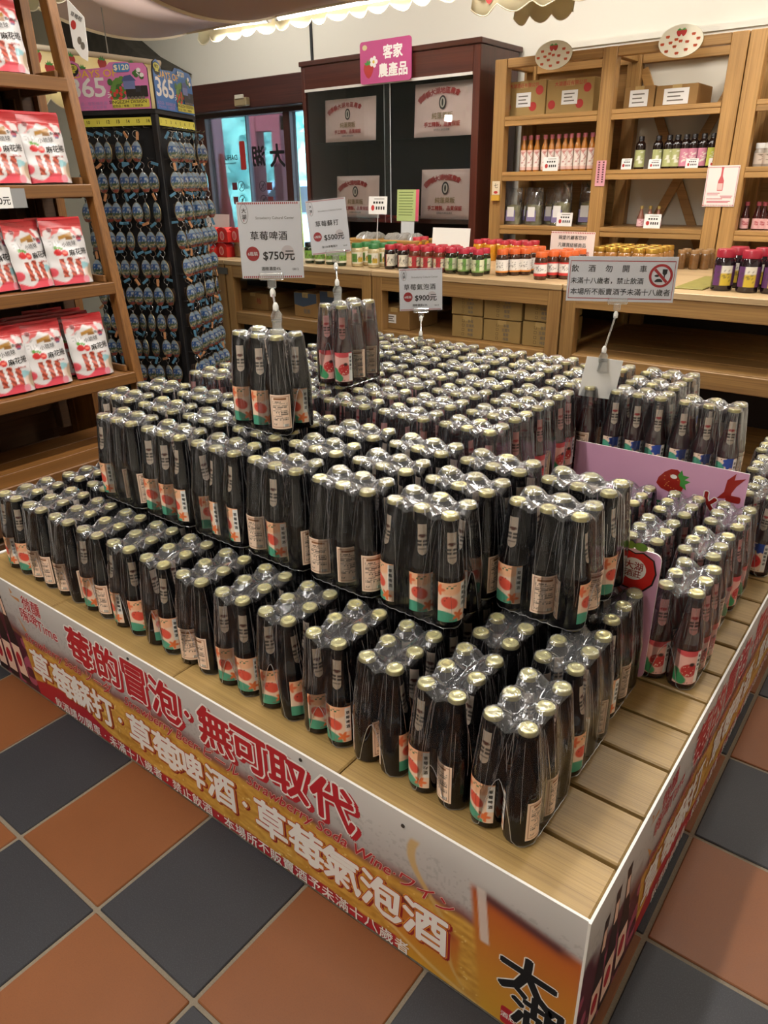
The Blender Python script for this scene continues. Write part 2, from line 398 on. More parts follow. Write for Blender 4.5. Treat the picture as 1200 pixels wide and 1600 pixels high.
WALL = mat('painted_wall', '#dcd8cc', 0.85, bump=0.05, bscale=200)
CEIL = mat('ceiling_paint', '#e4dfd2', 0.9)
DARKWOOD = wood('dark_red_wood', '#2a1210', '#4a231c', 'Z', 1.0, 0.4)
DARKH = wood('dark_red_wood_level', '#2a1210', '#45211b', 'X', 1.0, 0.4)
YW = 14.0
dX = {k: at_y(k, 300, YW)[0] for k in (283, 309, 328, 386, 446, 456)}
X0, X1, ZD = at_y(270, 200, YW)[0]-1.2, -8.6, 6.12
def struct(name, mb, parent=None, smooth=0):
    o = mb.build(name, parent, smooth)
    if not parent: tag(o, kind='structure')
    return o
w = MB()
w.box(-22*S, X0*S, YW*S, (YW+.5)*S, 0, 9.5*S, WALL).box(X1*S, 10*S, YW*S, (YW+.5)*S, 0, 9.5*S, WALL).box(X0*S, X1*S, YW*S, (YW+.5)*S, 6.2*S, 9.5*S, WALL)
struct('wall_back', w)
struct('wall_left', MB().box(-22.4*S, -22*S, -7*S, 14.5*S, 0, 9.5*S, WALL))
struct('wall_right', MB().box(10*S, 10.4*S, -7*S, 14.5*S, 0, 9.5*S, WALL))
struct('wall_front', MB().box(-22.4*S, 10.4*S, -7.4*S, -7*S, 0, 9.5*S, WALL))
struct('ceiling', MB().box(-22.4*S, 10.4*S, -7.4*S, 14.5*S, 9.5*S, 9.8*S, CEIL))
struct('trim_1', MB().box((X0-.6)*S, -8.3*S, (YW-.35)*S, YW*S, 6.2*S, 6.86*S, DARKH, c=0.006))
zs = at_y(488, 100, YW-.02)
struct('trim_2', MB().box((zs[0]-.035)*S, (zs[0]+.035)*S, (YW-.03)*S, YW*S, 6.87*S, 9.5*S, mat('black_seam', '#17171a', 0.6)))
a, b = at_y(945, 63, 13.9), at_y(1195, 27, 13.9)
struct('trim_3', MB().box((a[0]-.8)*S, 10*S, 13.9*S, 14*S, (a[2]-.06)*S, (a[2]+.04)*S, WALL).box((a[0]-.8)*S, 10*S, 13.94*S, 14*S, (a[2]-.6)*S, (a[2]-.06)*S, WALL))
# sliding glass door
GLASS = thin_glass('window_glass', (0.93, 0.97, 0.97), 0.9, 0.01)
BLK = mat('black_paint', '#111113', 0.5); RED = mat('sign_red', '#b0302c', 0.5); WHITE = mat('white_paper', '#e9e7e3', 0.55)
door = tag(bpy.data.objects.new('door_1', None), kind='structure'); COL.objects.link(door)
yd = YW*S+0.06
for i, (x0, x1) in enumerate(((X0, dX[283]-.05), (dX[309], dX[328]), (dX[446], dX[456]), (-9.0, X1))):
    MB().box(x0*S, x1*S, yd-.04, yd+.04, 0, 6.2*S, DARKWOOD, c=0.004).build('frame_post', door)
zt = at_y(380, 180, YW)[2]
MB().box(X0*S, X1*S, yd-.05, yd+.05, zt*S, 6.2*S, DARKH, c=0.004).build('frame_head', door)
for x0, x1 in ((dX[283], dX[309]), (dX[456], -9.0)):
    MB().box(x0*S, x1*S, yd-.004, yd+.004, 0, zt*S, GLASS).build('side_pane', door)
leaves = []
for x0, x1, dy in ((dX[328], dX[386], 0.0), (dX[386], dX[446], 0.012)):
    leaves.append(MB().box(x0*S, x1*S, yd-.004+dy, yd+.004+dy, 0.1*S, zt*S, GLASS).build('door_leaf', door))
    ed = MB().box((dX[386]-.02)*S, (dX[386]+.02)*S, yd-.01, yd+.02, .1*S, zt*S, mat('edge_strip', '#55606a', 0.4)) if dy else None
    if ed: ed.build('edge_strip', leaves[-1])
# writing on the outer face of the door, seen from behind
fr = Fr((0, yd-.0055, 0), (1, 0, 0), (0, 0, 1))
def dpt(px, py): p = at_y(px, py, YW+.06/S); return p[0]*S, p[2]*S
l = MB()
for ch, px, py, sz in (('大', 434, 243, .185), ('湖', 405, 244, .165)):
    x, z = dpt(px, py); l.text(TXT(ch, sz, 0.03), fr, 0, BLK, x, z, mirror=True)
x, z = dpt(366, 248); l.text(TXT('DAHU', .058, 0.02), fr, 0, BLK, x-.035, z+.01, mirror=True); l.text(TXT('Wineland Resort', .022, 0.01), fr, 0, BLK, x-.05, z-.035, mirror=True)
l.build('lettering', door)
l = MB(); x, z = dpt(380, 243); l.flat(rrect(x-.035, x+.035, z-.112, z+.112, .012), fr, 0, RED)
for i, ch in enumerate('草莓酒莊'): l.text(TXT(ch, .05, 0.02), fr, -.0006, WHITE, x, z+.08-.053*i, mirror=True)
l.build('red_seal', door)
for px, py, sx in ((376, 291, 1), (413, 291, -1), (378, 313, 1), (415, 313, -1)):
    x, z = dpt(px, py); k = MB()
    k.flat(rect(x-sx*.07-.032, x-sx*.07+.032, z-.03, z+.03), fr, 0, mat('maroon', '#6b2b33', .5))
    o_, i_ = ell(x+sx*.015, z, .042, .042, 28), ell(x+sx*.015, z, .037, .037, 28)
    k.add([fr(*q, -.0004) for q in o_+i_], [(n, (n+1) % 28, 28+(n+1) % 28, 28+n) for n in range(28)], BLK)
    k.flat([(x+sx*.015-.028, z-.025), (x+sx*.015-.024, z-.029), (x+sx*.015+.028, z+.025), (x+sx*.015+.024, z+.029)], fr, -.0006, BLK)
    k.text(TXT('犬' if py < 300 else '食', .036, .01), fr, -.0004, BLK, x+sx*.015, z, mirror=True)
    k.build('door_sticker', door)
# small sensor over the door
p = at_y(375, 159, YW-.5)
t = thing('door_sensor', 'small beige motion sensor box over the glass door', 'sensor', P(p[0], YW-.35, p[2]))
MB().box(-.07, .07, -.05, 0, -.03, .03, mat('sensor_beige', '#8d7c5c', .5), c=.006).build('housing', t)
MB().box(-.05, .05, -.06, -.045, .02, .05, mat('sensor_white', '#b9b4a6', .5), c=.004).build('cap', t)
# outdoors, seen through the glass
GREEN = mat('hedge_leaf', '#7fc6c2', 0.8, var=0.7, bscale=7)
u, v, f = grid(140, 60)
xx = -75+70*u; zz = -1+26*v
dd = 34+2.2*vnoise(xx*1.1, zz*1.1, 3)+0.8*vnoise(xx*4, zz*4, 4)-0.04*zz
hd = MB().add([(a*S, b*S, c*S) for a, b, c in zip(xx, dd, zz)], f, GREEN)
tag(hd.build('hedge', smooth=60), 'tall green hedge beyond the glass door', 'hedge', kind='stuff')
struct('ground', MB().box(-80*S, 10*S, 14.5*S, 40*S, -.2, -.03, mat('outdoor_paving', '#c9d2da', .8)))
PINKW = mat('pink_stucco', '#c99aa8', .8)
p = at_y(335, 250, 18.6)
t = thing('pink_pillar', 'pink plastered pillar standing outside left of the glass door', 'pillar', P(p[0], 18.6, 0))
MB().box(-.13, .08, -.1, .1, -.03, 2.9, PINKW, c=.01).build('shaft', t); MB().box(-.16, .11, -.13, .13, -.03, .2, mat('pillar_base', '#9f7c84', .8), c=.01).build('base', t)
p = at_y(296, 250, 16.5)
t = thing('pink_outer_wall', 'pink outer wall with pale tiles beside the door', 'wall panel', P(p[0], 16.5, 0))
MB().box(-.8, .10, 0, .1, -.03, 2.8, PINKW).build('panel', t); MB().box(-.1, .09, -.02, 0, .6, 1.2, mat('pale_tile', '#b7a6ac', .6)).build('pale_tile', t)
# red timber porch frame outside
PORCH = mat('porch_red', '#96505f', .6)
pa, pb = at_y(398, 200, 20), at_y(436, 200, 20)
t = thing('porch_frame', 'dull red timber porch frame outside the right door leaf', 'porch', P(pa[0], 20, 0))
wdt = (pb[0]-pa[0])*S
for q in (0, wdt): MB().box(q-.07, q+.07, -.07, .07, -.03, 2.05, PORCH, c=.006).build('post', t)
for z in (1.9, 1.1, .5): MB().box(-.07, wdt+.07, -.06, .06, z, z+(.2 if z > 1.5 else .09), PORCH, c=.006).build('rail', t)
p = at_y(467, 300, 19)
tag(MB().tube([P(p[0], 19, -.1), P(p[0]-.25, 19, 6.8)], .05, 10, mat('yellow_pole', '#d9bb4e', .5)).build('yellow_pole'), 'yellow painted pole outside at right end of the door', 'pole')
p = at_y(351, 305, 17.0)
t = thing('strawberry_post', 'red strawberry shaped post with green leaves outside the glass', 'post', P(p[0], 17.0, 0))
MB().lathe([(.05, -.03), (.07, .5), (.08, .9), (.06, 1.15), (.04, 1.3), (.035, 1.6), (.02, 1.65)], 14, mat('post_red', '#b5343c', .5)).build('stem', t, 50)
lf = MB()
for i in range(9):
    a = i*.7; lf.add([(0, 0, .75+.02*i), (.09*math.cos(a-.25), .09*math.sin(a-.25), .85+.02*i), (.18*math.cos(a), .18*math.sin(a), .7+.03*i), (.09*math.cos(a+.25), .09*math.sin(a+.25), .85+.02*i)], [(0, 1, 2, 3)], mat('leaf_green', '#3f7a3c', .6))
tag(lf.build('leaves', t), kind='stuff')
p = at_y(560, 305, 30)
t = thing('parked_car', 'pale blue car parked by the hedge outside', 'car', P(p[0], 30, -.03))
CARB = mat('car_paint', '#8fb8d8', .25, coat=.6)
MB().slab([(-1.9, .3), (1.9, .3), (1.95, .75), (1.3, .95), (.75, 1.4), (-1.1, 1.4), (-1.75, .95), (-1.95, .8)], Fr((0, .8, 0), (1, 0, 0), (0, 0, 1)), -.0, 1.6, CARB).build('body', t)
MB().slab([(-1.55, .95), (1.1, .95), (.68, 1.32), (-1.03, 1.32)], Fr((0, -.81, 0), (1, 0, 0), (0, 0, 1)), 0, .012, mat('car_glass', '#27323c', .1)).build('window', t)
for q in (-1.2, 1.2):
    MB().slab(ell(q, .3, .32, .32, 18), Fr((0, -.6, 0), (1, 0, 0), (0, 0, 1)), 0, .22, mat('tyre', '#18181a', .8)).build('wheel', t)

# ================================================================ bottles and shrink-wrapped six-packs
H_T = 1.177                                   # top of the display platform, in tiles
BR = 0.0305; BH = 0.228; PITCH_B = 0.2*S
CAPM = mat('gold_cap', '#e3dca0', 0.28, metal=0.55); CAPD = mat('gold_cap_skirt', '#b8ab62', 0.3, metal=0.6)
BEER = mat('brown_glass', '#120a0a', 0.05, spec=0.45)
CLEAR = thin_glass('clear_glass', (0.96, 0.97, 0.97), 1.6, 0.05, 0.03, haze=.035, hazecol=(.85, .85, .88))
def liquid(name, col, tint, k):
    m, nt, out = new_mat(name); N = nt.nodes.new; L = nt.links.new
    b = N('ShaderNodeBsdfPrincipled'); b.inputs['Base Color'].default_value = (*lin(col), 1); b.inputs['Roughness'].default_value = 0.06
    tl = N('ShaderNodeBsdfTransparent'); tl.inputs[0].default_value = (*tint, 1)
    ts = N('ShaderNodeBsdfTranslucent'); ts.inputs[0].default_value = (*[min(1, c*1.1) for c in tint], 1)
    m1 = N('ShaderNodeMixShader'); m1.inputs[0].default_value = .35; L(b.outputs[0], m1.inputs[1]); L(ts.outputs[0], m1.inputs[2])
    mx = N('ShaderNodeMixShader'); mx.inputs[0].default_value = k; L(m1.outputs[0], mx.inputs[1]); L(tl.outputs[0], mx.inputs[2]); L(mx.outputs[0], out.inputs[0]); return m
SODA = liquid('red_soda', '#6a1a1c', (0.72, 0.13, 0.09), 0.48); WINE = liquid('rose_wine', '#5e242c', (0.62, 0.17, 0.15), 0.42)
PROF = [(.0255, 0), (.0292, .003), (BR, .010), (BR, .103), (.0299, .110), (.0281, .119), (.0247, .130), (.0213, .143), (.0186, .158), (.0164, .178), (.0150, .198), (.0141, .214), (.0149, .216), (.0149, .2205), (.0138, .222)]
LIQ = [(.0245, .004), (.0282, .008), (.0290, .012), (.0290, .102), (.0284, .110), (.0266, .119), (.0232, .130), (.0199, .143), (.0173, .158), (.0164, .166), (.0163, .1662)]
def bottle_mb(kind):
    b = MB()
    if kind == 'beer': b.lathe(PROF, 18, BEER)
    else: b.lathe(PROF, 18, CLEAR); b.lathe(LIQ, 16, SODA if kind == 'soda' else WINE)
    return b
def cap_mb():
    b = MB(); n = 42
    v, f = [], []
    for z, r0, r1 in ((.2196, .0160, .0169), (.2212, .0160, .0167), (.2242, .0156, .0158), (.2265, .0148, .0148)):
        for i in range(n):
            r = r1 if i % 2 else r0; a = 2*math.pi*i/n; v.append((r*math.cos(a), r*math.sin(a), z))
    for k in range(3):
        for i in range(n): j = (i+1) % n; f.append((k*n+i, k*n+j, (k+1)*n+j, (k+1)*n+i))
    b.add(v, f, CAPD)
    b.lathe([(.0148, .2265), (.0138, .2276), (.0095, .2282), (.0090, .2279), (.0, .2281)], 21, CAPM, caps=False)
    return b
# printed labels as coloured curved sheets; u runs round the bottle, v up
def label_art(kind, side, u, v, asp):
    n = len(u); C = lambda h: np.tile(lin(h), (n, 1))
    x = u*asp
    if side == 'neck':
        c = C('#ecd9c6' if kind != 'soda' else '#eba9a4')
        c = over(c, soft((abs(x-asp/2)/.14)**2+((v-.62)/.05)**2-1, .5), '#6b3a2c' if kind == 'beer' else '#c23b3b')
        for yy in (.44, .33):
            for xx in (-.09, .09):
                c = over(c, ((abs(x-asp/2-xx) < .065) & (abs(v-yy) < .035)).astype(float)*.9, '#2e2422')
        return over(c, ((abs(x-asp/2) < .12) & (abs(v-.18) < .015)).astype(float)*.8, '#6b5548')
    if side == 'back':
        c = C('#f0d3bd')
        e = np.minimum(np.minimum(x, asp-x), np.minimum(v, 1-v))
        c = over(c, ((e > .045) & (e < .065)).astype(float), '#a97a5c')
        c = over(c, ((abs(v-.885) < .03) & (abs(x-asp*.5) < asp*.30)).astype(float), '#8d5a36')
        for k in range(11):
            y0 = .80-.052*k
            ln = asp*(.86 if k % 4 else .55)
            h = vnoise(x*46+k*7, v*0+k*3.3, 11)
            c = over(c, ((abs(v-y0) < .014) & (x > asp*.14) & (x < ln) & (h > .36)).astype(float)*.85, '#4a3a33')
        bc = (x > asp*.60) & (x < asp*.86) & (v > .07) & (v < .15)
        c = over(c, bc.astype(float), '#f7efe6'); c = over(c, (bc & (np.sin(x*190) > .1)).astype(float), '#26211f')
        return over(c, ((abs(v-.13) < .03) & (abs(x-asp*.25) < asp*.1) & (vnoise(x*50, v*50, 5) > .5)).astype(float)*.8, '#6b5548')
    if kind == 'beer':
        c = C('#f0d2bb'); c = over(c, soft((x-.42*asp)**2/.16+(v-1.0)**2/.10-1, .4)*.7, '#efa877')
        c = over(c, soft(((x-.15*asp)/(.55*asp))**2+((v+.02)/.30)**2-1, .1), '#4d9a80')
        rr = np.hypot(x-.40*asp, (v-.50)*1.0)/(1+.16*np.cos(2*np.arctan2(v-.50, x-.40*asp)+.8)); c = over(c, soft(rr-.175, .03), '#dd5745')
        for dx, dy in ((-.06, .13), (.03, .15), (-.11, .05)): c = over(c, soft(np.hypot(x-.40*asp-dx, v-.5-dy)-.014, .015), '#2a1c18')
        th = np.arctan2(v-.16, x-.72*asp); c = over(c, soft(np.hypot(x-.72*asp, v-.16)-.11*(1+.35*np.cos(5*th+.5)), .03), '#e3743f')
        th = np.arctan2(v-.82, x-.03); c = over(c, soft(np.hypot(x-.03, v-.82)-.11*(1+.35*np.cos(5*th)), .03), '#e1714a')
        c = over(c, ((abs(v-(.90+.022*np.sign(np.sin(x*52)))) < .013) & (x > .3*asp) & (x < .62*asp)).astype(float), '#2d6b4a')
    elif kind == 'soda':
        c = C('#f0b9b0'); c = over(c, soft(((x-.5*asp)/(.6*asp))**2+((v-1.05)/.22)**2-1, .1), '#d8565c')
        for q in ((.16, .20, .20), (.05, .36, .15), (.30, .12, .15)): c = over(c, soft(np.hypot(x-q[0]*asp-.0, v-q[1])-q[2]*.8, .03), '#3f8f5f')
        rr = np.hypot((x-.55*asp)*.92, (v-.42)); c = over(c, soft(rr-.20, .03), '#c43a3a'); c = over(c, soft(np.hypot((x-.62*asp)*.8, v-.60)-.055, .03), '#3d2a26')
        c = over(c, (soft(rr-.17, .02)*(vnoise(x*40, v*40, 8) > .82)), '#f2d5c0')
        c = over(c, soft(np.hypot(x-.98*asp, v-.55)-.13, .03), '#4b9a68')
    else:
        c = C('#f0d2bd'); c = over(c, soft(((x-.1*asp)/(.34*asp))**2+((v-.62)/.25)**2-1, .1), '#4d9a80')
        rr = np.hypot(x-.42*asp, (v-.36)); c = over(c, soft(rr-.24, .03), '#d23b3c')
        th = np.arctan2(v-.85, x-.62*asp); c = over(c, soft(np.hypot(x-.62*asp, v-.85)-.19*(1+.13*np.cos(7*th)), .03), '#2f4a9c')
        c = over(c, (vnoise(x*22, v*22, 9) > .88).astype(float)*.8, '#4a2c26')
    if True:
        s = (x > .78*asp) & (v > (.30 if kind == 'beer' else .02)) & (v < .98)
        c = over(c, s.astype(float), '#ecebe9')
    return over(c, ((abs(v-.045) < .018) & (x > .4*asp) & (x < .74*asp) & (vnoise(x*40, v*0, 3) > .45)).astype(float)*.6, '#8a5a48')
def label_mb(kind, side):
    if side == 'neck': w, z0, z1, nx, ny = .0178, .136, .196, 8, 26
    else: w, z0, z1, nx, ny = (.058, .016, .100, 36, 52) if side == 'front' else (.053, .016, .098, 36, 52)
    u, v, f = grid(nx, ny); z = z0+(z1-z0)*v
    r = np.interp(z, [p[1] for p in PROF[:13]], [p[0] for p in PROF[:13]])+.0005
    wv = np.full_like(z, w)
    if side == 'neck':
        k = np.clip((.0085-(z-z0))/.0085, 0, 1); wv = w*np.sqrt(np.clip(1-k*k, .02, 1))
    th = (u-.5)*wv/r
    vs = np.stack([r*np.sin(th), -r*np.cos(th), z], 1)
    col = label_art(kind, side, u, v, w/(z1-z0))
    b = MB().add(vs, f, PRINT)
    return b, col
def strip_text(kind):
    b = MB(); r = BR+.001
    def mp(x, y, h=0): return Vector((r*math.sin(x/r), -r*math.cos(x/r), y))
    for i, ch in enumerate({'beer': '草莓啤酒', 'soda': '草莓蘇打', 'wine': '草莓氣泡酒'}[kind]):
        b.text(TXT(ch, .0082, .02, res=1), mp, 0, BLK, .0228, .086-.0110*i)
    return b
PROTO = {}
for kind in ('beer', 'soda', 'wine'):
    d = {'bottle': bottle_mb(kind).build('bottle', None, 40).data, 'cap': PROTO['beer']['cap'] if kind != 'beer' else cap_mb().build('cap', None, 35).data}
    for side in ('front', 'back', 'neck'):
        b, col = label_mb(kind, side); d[side] = b.build(side+'_label', None, 60, col=col).data
    d['text'] = strip_text(kind).build('lettering').data
    PROTO[kind] = d
for o in [o for o in COL.objects if o.name.split('.')[0] in ('bottle', 'cap', 'front_label', 'back_label', 'neck_label', 'lettering') and o.parent is None]:
    bpy.data.objects.remove(o)
FILM = thin_glass('shrink_film', (0.97, 0.97, 0.98), 1.9, -0.035, 0.06, haze=0.010, hazecol=(0.85, 0.85, 0.92), wrinkle=0.5)
FILMTOP = thin_glass('shrink_film_top', (0.97, 0.97, 0.98), 3.0, -0.03, 0.09, haze=0.085, hazecol=(0.86, 0.87, 0.92), wrinkle=0.32)
FILMEDGE = thin_glass('shrink_film_edge', (0.9, 0.9, 0.92), 2.0, 0.15, 0.2, haze=0.32, hazecol=(0.85, 0.85, 0.92))
FOLD = thin_glass('shrink_film_fold', (0.95, 0.95, 0.97), 2.0, 0.20, 0.15, haze=0.22, hazecol=(0.9, 0.9, 0.95))
def wrap_mb(seed, arch, wave=.0003):
    """film shrunk round 3 x 2 bottles, long side along x; the short ends keep the open eye of the sleeve"""
    r_ = random.Random(seed); a, bb = PITCH_B, PITCH_B/2
    def outline(R):
        pts = []; ne, nl = 12, 18
        cs = [(a, -bb, -90), (a, bb, 0), (-a, bb, 90), (-a, -bb, 180)]
        for q, (cx, cy, an) in enumerate(cs):
            for i in range(6):
                t = math.radians(an+90*i/6); pts.append((cx+R*math.cos(t), cy+R*math.sin(t), cx, cy))
            nx_, ny_, _ = cs[(q+1) % 4]; t = math.radians(an+90); n = ne if q % 2 == 0 else nl
            for i in range(n):
                k = i/n; x0, y0 = cx+R*math.cos(t), cy+R*math.sin(t); x1, y1 = nx_+R*math.cos(t), ny_+R*math.sin(t)
                pts.append((x0+(x1-x0)*k, y0+(y1-y0)*k, 0, 0))
        return [(p[0], p[1]) for p in pts]
    caps = [(i*a, j*bb) for i in (-1, 0, 1) for j in (-1, 1)]
    def sag(x, y):
        d = min(math.hypot(x-c[0], y-c[1]) for c in caps); t = max(0, min(1, (d-.014)/.026)); return .0165*t*t*(3-2*t)
    ZR = [(.0, BR*.93), (.006, BR*1.0), (.014, BR*1.010), (.055, BR*1.010), (.104, BR*1.008), (.221, .0184), (.2270, .0172), (.2292, .0152)]
    def rad(z): return float(np.interp(z, [p[0] for p in ZR], [p[1] for p in ZR]))
    zl = [.0006, .006, .014, .034, .055, .077, .098, .12, .145, .17, .195, .214, .222, .2272, .2292]
    N = len(outline(.01)); base = outline(BR*1.03); V = []; bot = []
    rib = [r_.uniform(-1, 1) for _ in range(N)]
    for k, z in enumerate(zl):
        for i in range(N):
            bx, by = base[i]; z0 = 0.0
            if arch and abs(bx) > a+BR*.6 and abs(by) < bb*1.05:
                t = abs(by)/(bb*1.05); z0 = arch*(1-t**1.7)
            zz = z0+(z-.0006)*(.2292-z0)/(.2292-.0006)+.0006
            x, y = outline(rad(zz)+wave*rib[i]*(1 if .02 < zz < .2 else 0))[i]
            w = max(0, min(1, (zz-.17)/.055)); s_ = sag(x, y)
            if abs(bx) < a and zz > .004: y -= math.copysign((.0055+.003*w)*math.sin(math.pi*bx/PITCH_B)**2, y)     # the film dips between neighbours
            if k == 0 and z0 == 0: zz = .0006+.0025*(1+math.sin(i*1.9+seed))*.5
            V.append((x, y, zz-s_*w*w)); 
            if k == 0: bot.append(V[-1])
    F = [(k*N+i, k*N+(i+1) % N, (k+1)*N+(i+1) % N, (k+1)*N+i) for k in range(len(zl)-1) for i in range(N)]
    last = (len(zl)-1)*N
    for R, sc in ((.010, 1), (.004, 1), (0.0005, .86), (.0005, .66), (.0005, .45), (.0005, .22)):
        b0 = len(V)
        for x, y in outline(R):
            y *= sc
            if sc < 1: x *= 1-(1-sc)*.28
            V.append((x, y, .2294-sag(x, y)+r_.uniform(-.0006, .0006)*(sc < 1)))
        F += [(last+i, last+(i+1) % N, b0+(i+1) % N, b0+i) for i in range(N)]; last = b0
    # close the middle with a ladder between the two long sides
    F.append(tuple(last+i for i in range(N)))
    nt_ = 12*N; m = MB().add(V, F[:nt_], FILM); m.f += [tuple(f) for f in F[nt_:]]; m.m += [m.mi(FILMTOP)]*(len(F)-nt_)
    m.tube(bot, .0007, 5, FILMEDGE, closed=True)
    # folds: fine pleats that run from the caps down the sides, and short ones over the top
    n_l = len(zl)
    for _ in range(46):
        i = r_.randrange(N); k1 = r_.choice((12, 11, 12, 9)); k0 = r_.choice((2, 4, 5, 6, 6, 7)); pts = []; di = r_.uniform(-.35, .35)
        for k in range(k1, k0-1, -1):
            q = i+di*(k1-k); a0 = int(math.floor(q)); w_ = q-a0; p0, p1 = V[k*N+a0 % N], V[k*N+(a0+1) % N]
            n_ = math.hypot(p0[0], p0[1])+1e-6
            pts.append(tuple(p0[c]*(1-w_)+p1[c]*w_+(.0002*p0[c]/n_ if c < 2 else 0) for c in range(3)))
        if len(pts) > 2: m.tube(pts, r_.uniform(.00022, .00045), 3, FOLD)
    for cx, cy in caps:
        for _ in range(4):
            an = r_.uniform(0, 6.28); pts = [(cx+r*math.cos(an), cy+r*math.sin(an)) for r in (.0150, .020, .025, .031)]
            if all(abs(x) < a+.012 and abs(y) < bb+.012 for x, y in pts): m.tube([(x, y, .2297-sag(x, y)) for x, y in pts], .0004, 3, FOLD)
    return m
WRAPS = [wrap_mb(3, .105).build('wrap', None, 55).data, wrap_mb(8, .082).build('wrap', None, 55).data, wrap_mb(5, 0.0).build('wrap', None, 55).data, wrap_mb(12, .125).build('wrap', None, 55).data]
for o in [o for o in COL.objects if o.name.startswith('wrap') and not o.parent]: bpy.data.objects.remove(o)
KIND_WORDS = {'beer': 'dark brown beer', 'soda': 'clear red soda', 'wine': 'rose sparkling wine'}
def pack(kind, cx, cy, z, rz, label, group, lod=0, wrap=None, aim=None):
    """six bottles in film: cx, cy in tiles, z in metres, rz turns the long side off x"""
    rz += random.uniform(-.005, .005)
    t = thing('six_pack', label, 'six-pack', (cx*S, cy*S, z), rz, group); d = PROTO[kind]; k = 0
    for j in (-1, 1):
        for i in (-1, 0, 1):
            b = obj('bottle', d['bottle'], t, (i*PITCH_B, j*PITCH_B/2, .0008+random.uniform(0, .0008)))
            an = (random.choice((-YAW, -YAW, -YAW+math.pi))+random.uniform(-1.15, 1.15) if not aim or aim[k] is None else math.radians(aim[k]))-rz
            b.rotation_euler = (0, 0, an); k += 1
            obj('cap', d['cap'], b)
            if lod < 2: obj('neck_label', d['neck'], b)
            if lod < 1:
                fl_ = obj('front_label', d['front'], b); obj('back_label', d['back'], b, None, (0, 0, math.pi+random.uniform(-.1, .1)))
                obj('strip_lettering', d['text'], b)
    obj('shrink_wrap', WRAPS[random.choice((0, 1, 3)) if wrap is None else wrap], t)
    return t
# one-piece six-packs for the places that no gap in the display shows
def plain_pack_mb(kind):
    b = MB()
    for j in (-1, 1):
        for i in (-1, 0, 1): b.lathe(PROF[:-1]+[(.0158, .2195), (.0145, .228)], 8, BEER if kind == 'beer' else SODA, (i*PITCH_B, j*PITCH_B/2, 0))
    return b
HID = {k: plain_pack_mb(k).build('six_pack').data for k in ('beer', 'soda')}
for o in [o for o in COL.objects if o.name.startswith('six_pack') and o.type == 'MESH']: bpy.data.objects.remove(o)
def hidden_pack(kind, cx, cy, z, rz):
    o = obj('six_pack', HID[kind], None, (cx*S, cy*S, z), (0, 0, rz))
    tag(o, 'six-pack of %s buried under the upper tier of the display' % KIND_WORDS[kind], 'six-pack', 'six-packs buried under the upper tier of '+kind)
Z0 = H_T*S; Z1 = Z0+.2296; Z2 = Z1+.2296

# ================================================================ display platform
OAK = wood('oak_deck', '#7d633a', '#a98b56', 'X', 1.0, 0.42, 0.35, 1.6)
OAKD = mat('deck_underside', '#2a1d12', 0.8)
XL, XR, YF, YB = -2.2, 3.925, 0.995, 7.05
pf = thing('display_platform', 'low wooden display platform wrapped in printed banners, stacked with six-packs', 'platform', P(0, 0, 0))
MB().box((XL+.1)*S, (XR-.1)*S, (YF+.1)*S, (YB-.1)*S, 0.0, (H_T-.09)*S, OAKD).build('base_frame', pf)
ys = [YF, 1.373, 1.770, 2.211, 2.615, 2.99, 3.352, 3.765, 4.17]
while ys[-1] < YB-.3: ys.append(ys[-1]+.405)
ys[-1] = YB
for k in range(len(ys)-1):
    xs = [XL, -.871, .745, 2.332, XR] if k == 0 else [XL, -1.5+.37*(k % 3), 1.2-.5*(k % 2), XR]
    for i in range(len(xs)-1):
        MB().box((xs[i]+.004)*S, (xs[i+1]-.004)*S, (ys[k]+(.014 if k else 0))*S, (ys[k+1]-.014)*S, (H_T-.075)*S, H_T*S-random.uniform(0, .0006), OAK, c=.003).build('plank', pf)

